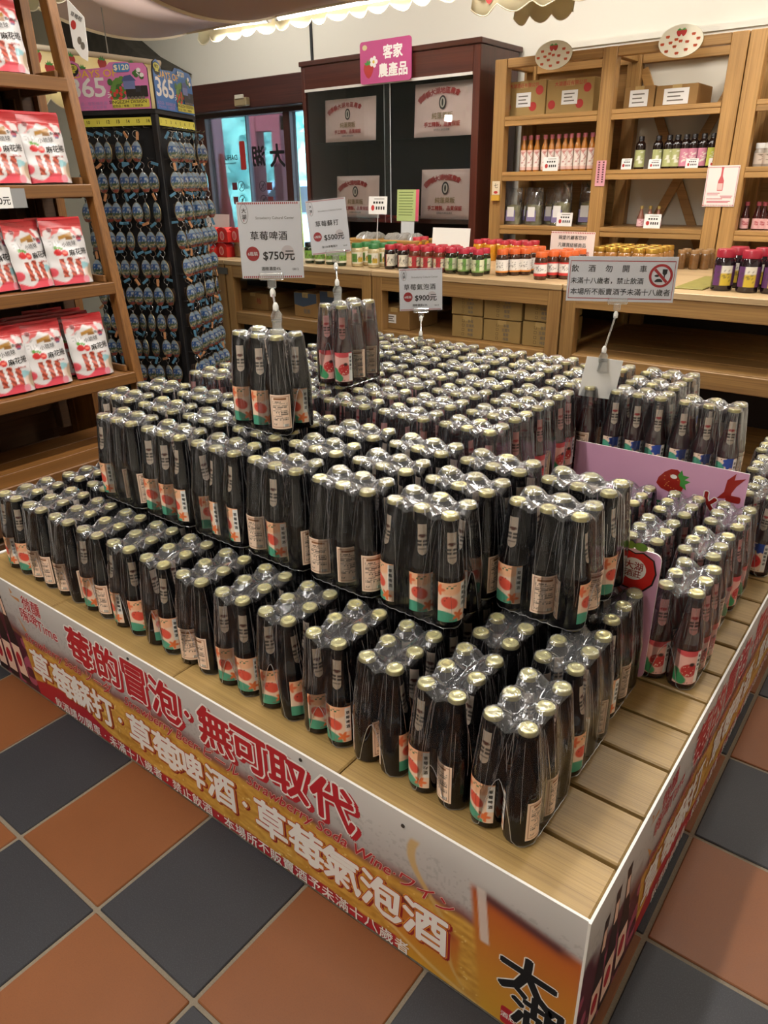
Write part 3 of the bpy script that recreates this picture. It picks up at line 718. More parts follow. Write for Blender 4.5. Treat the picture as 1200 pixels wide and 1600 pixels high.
def banner_art(x, z, L):
    """printed beer artwork: foam above, amber beer, red strip, two full glasses near the far end"""
    n = len(x); k = np.clip((z-.68)/.5, 0, 1)[:, None]
    c = np.array(lin('#a9a3a2'))*(1-k)+np.array(lin('#cfccca'))*k
    c = c*(1-.16*(vnoise(x*60, z*60, 1) > .72)[:, None]*(z < 1.0)[:, None])*(.94+.12*vnoise(x*3, z*5, 2))[:, None]
    edge = .68+.025*np.sin(x*5)+.03*(vnoise(x*9, z*0, 4)-.5)
    c = over(c, soft(z-edge-.03, .10)*.85, '#7c2a26')
    g = vnoise(x*8+3*vnoise(x*3, z*9, 6), z*30, 5)*.6+vnoise(x*30, z*60, 7)*.4
    gold = np.array(lin('#a8701f'))*(1-g[:, None])+np.array(lin('#e0b055'))*g[:, None]
    m = soft(z-edge+.04, .05)[:, None]; c = c*(1-m)+gold*m
    c = over(c, (vnoise(x*45, z*45, 12) > .9)*(z < edge-.06)*.7, '#ecd08a')
    red = .115+.16*np.exp(-((x-1.3)/.5)**2)*(x < 2.2)+.01*np.sin(x*9)
    c = over(c, soft(z-red, .012)*(x > .62)*soft(x-(L-1.25)-.4*(.5-z), .1), '#ab2530')
    # glasses
    for gx0, gx1, top in ((L-1.25, L-.70, .50), (L-.66, L-.0, .93)):
        ins = soft(gx0+.10*(1-z)-x, .03)*soft(x-gx1+.02*(1-z), .03)*soft(z-top-.12*(x-gx0-.3)*-1, .06)
        t = np.clip(z/top, 0, 1)[:, None]
        bee = np.array(lin('#c99733'))*(1-t)+np.array(lin('#b8592a'))*t
        c = c*(1-ins[:, None])+bee*ins[:, None]
        c = over(c, np.exp(-((z-top+.02+.12*(x-gx0-.3))/.045)**2)*soft(gx0+.06-x, .1)*soft(x-gx1+.08, .12)*.9, '#4a2b33')
    st = soft(abs(x-(L-.565)+.10*(z-.7))-.028, .01)*soft(abs(z-.78)-.2, .02); c = over(c, st*.8, '#d8cdc6')
    sp = np.abs(x-(L-1.02)-.42*np.maximum(1.0-z, 0)**1.4+.05*np.sin(z*9)); c = over(c, soft(sp-.022*(.4+z), .015)*soft(z-1.04, .03)*soft(.08-z, .05)*.85, '#caa566')
    sp = np.abs(z-.10-.20*np.exp(-((x-(L-1.5))/.45)**2)+.10*(x-(L-1.5))); c = over(c, soft(sp-.016, .012)*soft(abs(x-(L-1.05))-.75, .1)*.7, '#d9b679')
    # bottles picture at the start
    c = over(c, soft(x-.60-.16*(1-z), .01)*soft(z-.62-.3*vnoise(x*6, z*6, 15), .1), '#54202c')
    return over(c, (soft(x-.60-.16*(1-z), .01)*(vnoise(x*9, z*9, 21) > .66))*(z < .6), '#a34a63')
def foam_banner(name, parent, o, uvec, L, z0, z1, shift):
    fr = Fr(o, [a*S for a in uvec], (0, 0, S)); nx, ny = 620, 120
    th = .005
    core = MB().slab(rect(0, L, z0, z1), fr, -th, -.0005, mat('foam_board', '#e6e3df', .6)).build(name, parent)
    u, v, f = grid(nx, ny); x, z = u*L, z0+(z1-z0)*v
    MB().add([fr(a, b, 0) for a, b in zip(x, z)], f, PRINT).build('printed_sheet', core, col=banner_art(x-shift, z, L-shift))
    R1, W1, D1, G1 = mat('ink_red', '#b3202b', .45), mat('ink_white', '#ece8e4', .45), mat('ink_deep_red', '#8f1a22', .5), mat('ink_gold', '#dc9a35', .5)
    def line(chars, xs, zz, size, layers, rots=0):
        m = MB()
        for ch, xx in zip(chars, xs):
            for off, h, mt, ddx in layers:
                m.text(TXT(ch, size, off, res=1), fr, h, mt, xx+2.2+shift+ddx, zz-(ddx*.6))
        m.build('lettering', core)
    line('莓的冒泡·無可取代', [-.49, -.09, .27, .64, .90, 1.2, 1.55, 1.91, 2.29], .935, .37, ((.075, .0003, R1, .03), (.07, .0006, W1, 0), (.03, .0009, R1, 0)))
    line('草莓蘇打·草莓啤酒·草莓氣泡酒', [-1.29, -.93, -.63, -.31, -.06, .21, .54, .84, 1.18, 1.44, 1.70, 2.03, 2.34, 2.66, 2.99], .395, .335, ((.075, .0003, D1, .012), (.062, .0006, G1, 0), (.045, .0009, R1, 0), (.03, .0012, W1, 0)))
    m = MB()
    for s, xx, sz in (('Strawberry Soda·ソーダ', -.77, .135), ('Strawberry Beer·ビール', .74, .135), ('Strawberry Soda Wine·ワイン', 2.34, .135)):
        m.text(TXT(s, sz, .035, .35), fr, .0013, mat('ink_cream', '#e8cfc0', .5), xx+2.2+shift, .665); m.text(TXT(s, sz, .012, .35), fr, .0016, R1, xx+2.2+shift, .665)
    m.build('lettering', core)
    s = '飲酒請勿開車·未滿十八歲者，禁止飲酒·本場所不販賣酒予未滿十八歲者'
    m = MB(); k = (2.82+1.10)/(len(s)-1)
    for i, ch in enumerate(s): m.text(TXT(ch, .118, .012), fr, .0014, W1, -1.10+k*i+2.2+shift, .072)
    m.build('lettering', core)
    m = MB()
    for ch, xx, zz, sz in (('微醺', -1.20, 1.07, .155), ('嗨啤', -1.29, .925, .15), ('Time', -1.0, .90, .16)):
        m.text(TXT(ch, sz, .05), fr, .0003, W1, xx+2.2+shift, zz); m.text(TXT(ch, sz, .018), fr, .0006, R1, xx+2.2+shift, zz)
    for (xa, za), (xb, zb) in (((-1.57, 1.07), (-1.40, 1.06)), ((-1.52, .86), (-1.42, .73)), ((-1.55, 1.15), (-1.52, 1.10))):
        dx, dz = xb-xa, zb-za; l_ = math.hypot(dx, dz); px_, pz = -dz/l_*.018, dx/l_*.018
        MB().flat([(xa+2.2+shift, za), (xb+2.2+shift+px_, zb+pz), (xb+2.2+shift-px_, zb-pz)], fr, .0003, mat('ink_orange', '#c98a4e', .5)).build('printed_ray', core)
    m.build('lettering', core)
    m = MB()
    for ch, xx, zz, sz in (('大', 3.64, .50, .36), ('湖', 3.71, .25, .33)):
        m.text(TXT(ch, sz, .05), fr, .0003, W1, xx+2.2-XL-2.2+shift*0+(L-6.125), zz); m.text(TXT(ch, sz, .03), fr, .0006, BLK, xx-XL+(L-6.125), zz)
    zz = .08; m.flat(rrect(3.50-XL+(L-6.125), 3.60-XL+(L-6.125), -.0+z0+.01, .17, .02), fr, .0003, R1)
    m.text(TXT('酒莊', .05, .01), fr, .0006, W1, 3.55-XL+(L-6.125), .1)
    m.build('brush_logo', core)
    m = MB()                                        # bottles in the printed picture
    def bott(x, z, k, dark, lean):
        prof = [(.055, 0), (.058, .03), (.058, .3), (.05, .36), (.03, .48), (.022, .64), (.026, .66), (.026, .69)]
        pts = [(x+k*(r+lean*h), z+k*h) for r, h in prof]+[(x+k*(-r+lean*h), z+k*h) for r, h in prof[::-1]]
        m.flat(pts, fr, .0004, dark)
        lab = [(x+k*(sx*.052+lean*h), z+k*h) for sx, h in ((-1, .05), (1, .05), (1, .28), (-1, .28))]; m.flat(lab, fr, .0007, mat('ink_peach', '#e9c2ae', .5))
        m.flat([(a_, b_) for a_, b_ in ell(x+k*(lean*.17-.005), z+k*.17, k*.032, k*.06, 14)], fr, .001, R1)
        m.flat([(x+k*(sx*.018+lean*h), z+k*h) for sx, h in ((-1, .5), (1, .5), (1, .62), (-1, .62))], fr, .0007, mat('ink_peach', '#e9c2ae', .5))
    DK = mat('ink_brown', '#2a1514', .5)
    for x, z, k, lean in ((.10, .02, 1.35, 0), (.30, .00, 1.45, -.06), (.52, .05, 1.45, -.13)): bott(x+shift*.8, max(z, z0+.005), k, DK, lean)
    m.build('bottle_picture', core)
    return core
foam_banner('front_banner', pf, (XL*S, .984*S, 0), (1, 0, 0), XR-XL+.015, .015, 1.190, 0.0)
foam_banner('side_banner', pf, (3.945*S, .975*S, 0), (0, 1, 0), 6.1, .015, 1.195, 0.22)
FB = mat('foam_board', '#e6e3df', .6)
MB().box((XL-.04)*S, XL*S, .984*S, YB*S, .015*S, 1.18*S, FB).build('back_panel', pf); MB().box(XL*S, 3.93*S, YB*S, (YB+.04)*S, .015*S, 1.18*S, FB).build('back_panel', pf)
for px, py in ((200, 1029), (470, 1187), (630, 1290)):   # small screws that fix the front banner
    q = at_y(px, py, .984); m = MB(); m.slab(ell(q[0]*S, q[2]*S, .004, .004, 10), Fr((0, .984*S-.0004, 0), (1, 0, 0), (0, 0, 1)), 0, .0015, mat('screw_steel', '#55524e', .4, .8)); m.build('screw', pf)

# ================================================================ six-packs
D = math.pi/2
SH = {'beer': 'dark beer', 'soda': 'clear soda', 'wine': 'rose wine'}
for i in range(13):
    a = None
    pack('beer', -1.712+.4187*i, 1.462, Z0, D, 'dark beer six-pack, %s from the near corner in the lower front row' % ORD[12-i], 'lower front row of beer six-packs')
for i in range(13):
    vis = i < 3 or i > 9
    pack('beer', -1.68+.4150*i, 2.066, Z0, D, 'dark beer six-pack, %s from the right in the lower second row' % ORD[12-i], 'lower second row of beer six-packs', lod=0 if vis else 1)
for i in range(13):
    if i in (0, 1, 12): pack('beer', -1.68+.4150*i-(.03 if i == 12 else 0), 2.672, Z0, D, 'dark beer six-pack at the %s end of the lower third row%s' % ('right' if i == 12 else 'left', ', second in' if i == 1 else ''), 'lower third row of beer six-packs')
    else: hidden_pack('beer', -1.68+.4150*i, 2.672, Z0, D)
for i in range(6):
    pack('beer', -.727+.618*i, 1.932, Z1, 0, 'dark beer six-pack, %s from the right along the upper tier\'s front row' % ORD[5-i], 'upper front row of beer six-packs', wrap=2 if i < 5 else None)
for r, (cy, nm) in enumerate(((2.352, 'second'), (2.782, 'third'))):
    for i in range(8):
        pack('beer', -1.355+.6195*i, cy, Z1, 0, 'dark beer six-pack, %s from the right in the upper beer tier\'s %s row' % (ORD[7-i], nm), 'upper %s row of beer six-packs' % nm, wrap=2 if i < 7 else None)
pack('beer', .497, 2.455, Z2, 0, 'single dark beer six-pack on top, carrying the 750 price sign clip', None, wrap=0, aim=(35, 42, 215, None, None, 28))
# clear sodas, upper tier
for r in range(7):
    y = (3.295+.407*r if r < 4 else 4.985+.407*(r-4))+.1
    for i in range(6):
        x = -1.515+.62*i+.20+(.10 if r >= 4 else .0)
        pack('soda', x, y, Z1, 0, 'clear soda six-pack, %s from the right in the upper soda tier\'s %s row' % (ORD[5-i], ORD[r]), 'upper soda tier', lod=0 if i == 5 else (1 if r < 4 else 2))
        hidden_pack('soda', x, y, Z0, 0)
pack('soda', .055, 3.925, Z2, D, 'single clear soda six-pack on top, carrying the 500 price sign clip', None, aim=(40, 222, 215, 48, None, None))
# rose wine, upper tier behind the large pink board
wi = 0
for y, xs in ((5.09, (2.52, 3.13)), (5.50, (2.50,)), (5.92, (2.50,))):
    for x in xs:
        pack('wine', x+.02, y, Z1, 0, ('rose wine six-pack, right end of the upper tier behind the large pink board', 'rose wine six-pack, left of the end one behind the large pink board', 'rose wine six-pack in the second row behind the large pink board', 'rose wine six-pack at the back behind the white clipped card')[(1, 0, 2, 3)[wi]], 'rose wine six-packs on the upper tier', aim=(24, 28, 20, None, None, None) if wi < 2 else None); wi += 1
        hidden_pack('soda', x+.02, y, Z0, 0)
# lower soda block on the right
blk = [('right', 3.602, 3.308), ('right', 3.545, 3.912), ('right', 3.56, 4.53), ('middle', 3.135, 3.308), ('middle', 3.135, 3.912), ('middle', 3.155, 4.52), ('left', 2.735, 3.91), ('left', 2.736, 4.515)]
cnt = {}
for c_, x, y in blk:
    n = cnt.get(c_, 0); cnt[c_] = n+1
    pack('soda', x, y, Z0, D, 'clear soda six-pack, %s from the front in the lower soda block\'s %s column' % (ORD[n], c_), 'lower soda block')
for k, (x, y) in enumerate(((3.66, 5.30), (3.56, 5.93), (3.50, 6.55))):
    pack('wine', x, y, Z0, D, 'rose wine six-pack on the deck behind the large pink board, %s from the board' % ORD[k], 'rose wine six-packs on the deck')

# ================================================================ pink boards among the packs
PINK = mat('pink_board', '#cf9cbb', .35, spec=.5, var=.08, bscale=5); PINKD = mat('pink_board_back', '#e9e4e2', .6)
def board(name, label, x0, x1, y, z1, r=0.0):
    t = thing(name, label, 'sign board', P(0, y, 0)); fr = Fr((0, 0, 0), (S, 0, 0), (0, 0, S))
    pts = rrect(x0, x1, H_T, z1, r, 4) if r else rect(x0, x1, H_T, z1)
    MB().slab(pts, fr, -.004, 0, PINK, PINKD).build('panel', t)
    return t, Fr((0, -.0006, 0), (S, 0, 0), (0, 0, S))
INKR = mat('ink_berry', '#932219', .35); INKG = mat('ink_leaf', '#3f8a3a', .45); INKW = mat('ink_white', '#ece8e4', .45)
t, fr = board('pink_board', 'large pink board with strawberry and red brush writing before the rose wine', 2.05, 3.585, 4.862, 2.158)
m = MB()
bd, lf = strawberry2(0, 0, .235); ro = lambda pts, cx, cz, a: [(cx+x*math.cos(a)-y*math.sin(a), cz+x*math.sin(a)+y*math.cos(a)) for x, y in pts]
q = at_y(1048, 752, 4.862)
m.flat(ro(bd, q[0], q[2], -1.25), fr, 0, INKR); m.flat(ro(lf, q[0], q[2], -1.25), fr, .0003, INKG)
for i in range(12): x, z = q[0]+random.uniform(-.07, .07), q[2]+random.uniform(-.06, .06); m.flat(ell(x, z, .006, .003, 6), fr, .0004, mat('ink_seed', '#d9a05a', .5))
m.flat(ell(q[0]+.02, q[2]+.05, .03, .02, 10), fr, .0004, INKW)
m.build('strawberry_print', t)
m = MB(); q = at_y(1102, 783, 4.862)
m.text(TXT('水', .23, .07), fr, 0, INKW, q[0], q[2]-.02); m.text(TXT('水', .23, .035), fr, .0003, INKR, q[0], q[2]-.02)
m.text(TXT('莓', .2, .02), fr, .0003, INKR, q[0], q[2]-.26)
q = at_y(1140, 765, 4.862); x, z = q[0], q[2]
m.flat([(x-.09, z-.10), (x-.04, z-.03), (x-.03, z+.08), (x+.03, z+.15), (x+.025, z+.09), (x+.11, z+.12), (x+.05, z+.04), (x+.02, z-.03), (x+.02, z-.06), (x-.03, z-.09)], fr, 0, INKR)
m.flat(rrect(x-.02, x+.10, z-.11, z-.05, .02), fr, .0003, mat('ink_berry_dark', '#8a1d18', .35))
m.build('lettering', t)
m = MB(); q = at_y(1030, 778, 4.862); m.flat(rect(q[0]-.14, q[0]+.06, q[2]-.12, q[2]-.02), fr, 0, mat('ink_green', '#1f6d45', .5)); m.text(TXT('YES', .09, .02), fr, .0003, INKW, q[0]-.04, q[2]-.07); m.build('green_band', t)
t, fr = board('pink_board', 'narrow pink board with round farm emblem between beer and soda packs', 2.75, 3.478, 2.988, 2.165, .05)
m = MB(); q = at_y(990, 888, 2.988); x, z = q[0], q[2]
m.flat([(a_, b_) for a_, b_ in ell(3.2, 2.12, .18, .05, 16)], fr, 0, mat('ink_pale', '#e3c4d2', .5))
for mt, k, h in ((BLK, 1.08, .0002), (mat('ink_scarlet', '#c9261f', .45), 1.0, .0004)):
    m.flat([(x+k*p_, z+k*q_) for p_, q_ in ((0, -.15), (.08, -.14), (.13, -.08), (.145, 0), (.12, .09), (.05, .125), (0, .11), (-.05, .125), (-.12, .09), (-.145, 0), (-.13, -.08), (-.08, -.14))], fr, h, mt)
for s_, dx in ((-1, -.05), (1, .03)): m.flat(ell(x+dx, z+.17, .045, .03, 12), fr, .0005, mat('ink_lime', '#6f9a3a', .5))
m.flat(ell(x, z, .085, .082, 24), fr, .0007, INKW); m.text(TXT('大湖', .065, .02), fr, .001, INKR, x, z+.025); m.text(TXT('酒莊', .055, .02), fr, .001, INKR, x, z-.035)
m.build('farm_emblem', t)

# ================================================================ counters along the back
PINE = wood('pine_counter', '#7c5a35', '#a8814c', 'X', 1.0, 0.45); PINEZ = wood('pine_post', '#7c5a35', '#a8814c', 'Z', 1.0, 0.45)
PINET = wood('pine_top', '#a5875f', '#c7ab82', 'X', 0.8, 0.4, .1)
ZC, YC, YCB = 3.0, 8.97, 12.15
CB = [0, at_y(349, 409, YC)[0], at_y(579, 424, YC)[0], at_y(879, 443.5, YC)[0], 0]
CB[0] = CB[1]-3.6; CB[4] = CB[3]+3.6
ZM = at_y(728, 533, YC)[2]
WHERE = ['at the far left by the keychain stand', 'left of centre, behind the 750 sign', 'in the middle, holding six stacked cartons', 'at the right with empty slatted shelves']
for i in range(4):
    x0, x1 = CB[i]+.012, CB[i+1]-.012
    t = thing('display_counter', 'pine counter unit ' + WHERE[i], 'counter', P(x0, YC, 0), 0, 'pine counter units along the back wall'); W = (x1-x0)*S; Dp = (YCB-YC)*S
    MB().box(0, W, 0, Dp, ZC*S-.028, ZC*S, PINET, c=.003).build('worktop', t)
    MB().box(.06, W-.06, .006, .03, ZC*S-.1, ZC*S-.0285, PINE, c=.002).build('apron', t)
    for xx in (0.001, W-.066):
        for yy in (.003, Dp-.066): MB().box(xx, xx+.065, yy, yy+.063, 0, ZC*S-.0285, PINEZ, c=.003).build('post', t)
    for zz in (ZM, .42):
        if i == 3:
            n = 6
            for k in range(n): MB().box(.004, W-.004, .035+k*(Dp-.04)/n, .031+(k+1)*(Dp-.04)/n, zz*S-.02, zz*S, PINE, c=.002).build('slat', t)
        else: MB().box(.004, W-.004, .035, Dp-.02, zz*S-.02, zz*S, PINE, c=.002).build('shelf_board', t)
        MB().box(.066, W-.067, .006, .034, zz*S-.075, zz*S, PINE, c=.003).build('shelf_rail', t)
    MB().box(.066, W-.067, Dp-.018, Dp-.006, .1, ZC*S-.03, mat('dark_back', '#241a14', .8)).build('back_panel', t)
    if i == 0: MB().box(W-.06, W+.035, -.003, .001, ZC*S-.085, ZC*S-.045, mat('steel_plate', '#6c6a66', .4, .8)).build('joining_plate', t)
CARD = mat('carton', '#a1844f', .75, var=.1, bscale=12); CARD2 = mat('carton_brown', '#94703f', .75, var=.1, bscale=12); TAPE = mat('packing_tape', '#b79a63', .3)
INKB = mat('ink_black', '#26221f', .6); GREYT = mat('ink_grey', '#6d665c', .6)
def carton(l, r, t_, b, y, dep, label, group=None, m=CARD, style='check', zb=None):
    p0, p1 = at_y(l, b, y), at_y(r, b, y); z1 = at_y((l+r)/2, t_, y)[2]; z0 = zb if zb is not None else at_y((l+r)/2, b, y)[2]
    w, h, d = (p1[0]-p0[0])*S-.004, (z1-z0)*S-.003, dep*S
    t = thing('carton', label, 'box', P((p0[0]+p1[0])/2, y, z0), random.uniform(-.012, .012), group)
    MB().box(-w/2, w/2, 0, d, 0.0005, h, m, c=.003).build('box', t)
    MB().box(-.024, .024, -.0006, d*.5, h-.0008, h+.0006, TAPE).box(-.024, .024, -.0008, 0, h*.8, h, TAPE).build('tape', t)
    fr = front((0, -.0008, 0)); k = MB()
    if style == 'check':
        for j in range(4):
            zz = h*(.78-.2*j); q = h*.06
            for a_, b_, c_, e_ in ((-q, q, q*.8, q), (-q, q, -q, -q*.8), (-q, -q*.8, -q, q), (q*.8, q, -q, q)): k.flat(rect(-w*.12+a_, -w*.12+b_, zz+c_, zz+e_), fr, 0, INKB)
            k.text(TXT(('草莓', '豆腐乳', '蘿蔔', '梅醬')[j], h*.15, .01), fr, 0, GREYT, w*.12, zz)
        k.build('lettering', t)
    elif style == 'red':
        for cx, cz in ((-w*.38, h*.3), (w*.36, h*.72), (w*.22, h*.28)): k.flat(ell(cx, cz, h*.13, h*.13, 18), fr, 0, RED)
        k.text(TXT('大湖酒莊有限公司', w*.085, .01), fr, 0, RED, 0, h*.88); k.build('lettering', t)
    elif style == 'blue':
        k.flat([(-w/2+.003, h*.5), (-w*.1, h*.42), (w/2-.003, h*.62), (w/2-.003, h-.003), (-w/2+.003, h-.003)], fr, 0, mat('ink_navy', '#3d4a5c', .6)); k.text(TXT('蛋黃', h*.2, .02), fr, 0, GREYT, w*.05, h*.25); k.build('lettering', t)
    elif style == 'mark':
        k.text(TXT('柚', h*.4, .02), fr, 0, mat('ink_rust', '#8a3a22', .6), w*.2, h*.55); k.build('lettering', t)
    if style in ('label', 'red', 'checkl', 'white'):
        s_ = MB(); cx = 0 if style != 'label' else -w*.1
        ww, hh = (w*.17, h*.2) if style != 'white' else (w*.3, h*.36)
        s_.flat(rect(cx-ww, cx+ww, h*.48-hh, h*.48+hh), fr, .0006, WHITE)
        for j in range(3): s_.flat(rect(cx-ww*.7, cx+ww*(.6-.25*(j % 2)), h*.48+hh*(.5-.5*j)-.003, h*.48+hh*(.5-.5*j)+.003), fr, .0009, GREYT)
        s_.build('paper_label', t)
    return t
yb = YC+.22
zs_ = ZM
carton(325, 348, 456, 479, yb, .75, 'small carton with paper label, lower of two on the far left shelf', None, CARD, 'label', zs_)
carton(324, 347, 432, 455.5, yb, .75, 'small carton with paper label, upper of two on the far left shelf', None, CARD, 'label')
carton(375, 420, 457, 487, yb+.2, .9, 'plain carton with rust coloured mark on the shelf behind the 750 sign', None, CARD2, 'mark', zs_)
carton(461, 497, 457, 500, yb+.05, .8, 'carton with navy blue top panel on the shelf left of the soda pack', None, CARD2, 'blue', zs_)
carton(501, 536, 455, 503, yb+.12, .8, 'carton with navy blue top panel, partly hidden behind the soda pack', None, CARD2, 'blue', zs_)
carton(593, 640, 480, 521, yb, .9, 'single carton with small white label under the 900 sign', None, CARD2, 'label', zs_)
for k, (l, r, t_, b, w_) in enumerate(((705, 753, 493, 531, 'bottom left of the six stacked under the jars'), (754, 812, 500, 538, 'bottom middle of the six stacked under the jars'), (814, 869, 503, 543, 'bottom right of the six stacked under the jars'))):
    carton(l, r, t_, b, yb, .95, 'carton with printed tick boxes, '+w_, 'six cartons with tick boxes', CARD, 'check', zs_)
for k, (l, r, t_, b, w_) in enumerate(((705, 754, 459, 492.6, 'top left of the six stacked under the jars'), (755, 815, 463, 500, 'top middle of the six stacked under the jars'), (818, 870, 466, 503, 'top right of the six stacked under the jars'))):
    o = carton(l, r, t_, b, yb, .95, 'carton with printed tick boxes, '+w_, 'six cartons with tick boxes', CARD, 'check')

# ---------------------------------------------------------------- jars on the counters
def jar_protos():
    d = {}
    def mk(name, r, h, body, lidc, lab=None, lidm=0.0, rough=.08, art=None):
        b = MB().lathe([(r*.86, 0), (r*.97, .003), (r, .010), (r, h*.66), (r*.93, h*.76), (r*.80, h*.81)], 18, mat('jar_'+name, body, rough, coat=.6, var=.35, bscale=90))
        lid = MB().lathe([(r*.84, h*.80), (r*.88, h*.81), (r*.88, h*.965), (r*.80, h), (0, h*.995)], 22, mat('lid_'+name, lidc, .32, lidm), caps=False)
        lb, col = None, None
        if art:
            nx, ny = 20, 12; u, v, f = grid(nx, ny); z0, z1 = h*.14, h*.62; th = (u-.5)*art[0]
            lb = MB().add(np.stack([(r+.0006)*np.sin(th), -(r+.0006)*np.cos(th), z0+(z1-z0)*v], 1), f, PRINT); c = np.tile(lin(art[1]), (len(u), 1))
            for (u0, u1, v0, v1, cc) in art[2]: c = over(c, ((u >= u0) & (u <= u1) & (v >= v0) & (v <= v1)).astype(float), cc)
            col = over(c, ((vnoise(u*22, v*14, len(name)) > .70) & (abs(u-.5) < .36) & (abs(v-.5) < .3)).astype(float)*.7, '#4a423c')
        r_ = [(b.build('jar', None, 40).data), (lid.build('lid', None, 40).data), lb.build('label', None, 60, col=col).data if lb else None]
        d[name] = r_
    mk('green', .030, .118, '#20301a', '#1b1b1c', art=(3.6, '#7fae4a', [(0, 1, 0, .2, '#f0ecd8')]))
    mk('cream', .034, .125, '#cdb98a', '#3d7d46', art=(2.2, '#e9e4cf', [(.05, .45, .1, .9, '#5d8f3e'), (.55, .95, .1, .5, '#d4b13f')]))
    mk('black', .031, .125, '#241a16', '#b4303a', art=(3.2, '#e8e2cf', [(0, .3, 0, 1, '#1d1c1d'), (.3, .34, 0, 1, '#b03030')]))
    mk('redband', .031, .125, '#6b3a26', '#b92f3c', art=(3.4, '#e9dfc4', [(.38, .62, 0, 1, '#b03038'), (0, 1, 0, .1, '#a63a36'), (0, 1, .9, 1, '#a63a36')]))
    mk('darkgreen', .031, .125, '#2a2a18', '#b62f40', art=(3.0, '#d9dcb8', [(.40, .60, 0, 1, '#6c9a4c'), (0, 1, 0, .1, '#7d9a52')]))
    mk('orange', .031, .125, '#3d2316', '#d3622f', art=(2.8, '#e9e4dd', [(0, 1, 0, .16, '#dd8a35')]))
    mk('orangered', .031, .125, '#4a2718', '#d3622f', art=(2.8, '#ece6e2', [(0, 1, 0, .24, '#c83a38'), (0, 1, .86, 1, '#c83a38')]))
    mk('yellow', .033, .115, '#c98a26', '#b93540')
    mk('goldlid', .033, .105, '#9a6a35', '#b98f3c', lidm=.7)
    mk('cork', .031, .118, '#6b4a28', '#8d6a43')
    mk('purple', .043, .165, '#1d0f16', '#9c2434', art=(2.6, '#5e3565', [(.3, .7, 0, .6, '#cdb23c'), (.3, .7, .6, 1, '#e3ded2')]))
    for o in [o for o in COL.objects if o.type == 'MESH' and not o.parent and o.name.split('.')[0] in ('jar', 'lid', 'label')]: bpy.data.objects.remove(o)
    return d
JARS = jar_protos(); CZ = ZC*S+.0004
def jar(kind, x, y, label, group, sc=1.0, rz=None):
    a, b, c = JARS[kind]
    t = thing('jar', label, 'jar', (x*S, y*S, CZ), random.uniform(-.25, .25)+.5 if rz is None else rz, group); t.scale = (sc, sc, sc)
    obj('body', a, t); obj('lid', b, t)
    if c: obj('paper_label', c, t)
def jar_rows(kind, base, rows, dy, words, group, sc=1.0, rowx=0.0, y=None):
    """base: px of the front jars' foot; more rows stand behind them"""
    for r in range(rows):
        for i, (px, py) in enumerate(base):
            p = at_z(px, py, ZC) if y is None else at_y(px, py, y)-np.array([0, .12, 0])
            nm = '%s, %s from the left in %s' % (words, ORD[i], ('the front row', 'the second row', 'the third row', 'the back row')[r]) if rows > 1 else '%s, %s from the left' % (words, ORD[i])
            jar(kind, p[0]+rowx*r, p[1]+.12+dy*r, nm, group, sc)
jar('cork', *(at_z(366, 402, ZC)[:2]+np.array([0, .13])), 'squat yellow jar with black lid beside the red gift boxes', None, .85)
jar_rows('green', ((478, 412), (494, 413), (511, 414), (527, 416)), 1, .26, 'jar with green label and black lid behind the 500 sign', 'green labelled jars', 1.0)
jar_rows('cream', ((552, 417), (578, 419)), 3, .27, 'jar of cream pickles with green lid', 'cream pickle jars', 1.0)
jar_rows('black', ((603, 421), (623, 422.5)), 2, .25, 'jar with black and white label', 'black labelled jars', 1.0)
jar_rows('redband', ((641, 424), (660, 425.5), (680, 427)), 3, .25, 'jar with red striped label', 'red striped jars', 1.0)
jar_rows('darkgreen', ((698, 428), (718, 430), (740, 432)), 2, .26, 'dark jar with pale green label', 'pale green labelled jars', 1.0, -.03)
jar_rows('orange', ((778, 432), (797, 431), (814, 430.5)), 3, .26, 'jar with white and orange label', 'orange lidded jars', 1.0)
jar_rows('orangered', ((838, 438), (857, 436), (877, 437)), 3, .26, 'orange lidded jar with red edged label', 'orange lidded jars', 1.0)
jar_rows('yellow', ((652, 371), (748, 373), (768, 374), (789, 375), (808, 376), (826, 377)), 2, .25, 'yellow pickle jar with red lid', 'yellow pickle jars', 1.0, 0, 11.5)
jar_rows('goldlid', ((938, 386), (957, 387), (978, 388), (1000, 389), (1020, 390)), 4, .25, 'jar with gold lid', 'gold lidded jars', 1.1, 0, 11.0)
jar_rows('cork', ((1059, 421), (1079, 422), (1096, 422)), 2, .25, 'cork lidded spice jar by the mat', 'brown spice jars', .8)
jar_rows('cork', ((1140, 398), (1158, 398)), 1, .25, 'brown spice jar behind the purple jars', 'brown spice jars', .8, 0, 11.75)
jar_rows('purple', ((1122, 455), (1162, 458), (1201, 460)), 2, .42, 'big dark jar with purple label', 'purple labelled jars', 1.0, .06)
# mat
a, b = at_z(1053, 451, ZC), at_z(1098, 453, ZC)
tag(MB().box(a[0]*S, (b[0]+.02)*S, a[1]*S, (a[1]+1.5)*S, CZ, CZ+.006, mat('bamboo_mat', '#857c3c', .6, var=.3, bscale=40), c=.002).build('bamboo_mat'), 'green gold mat lying on the right counter before the cork jars', 'mat')
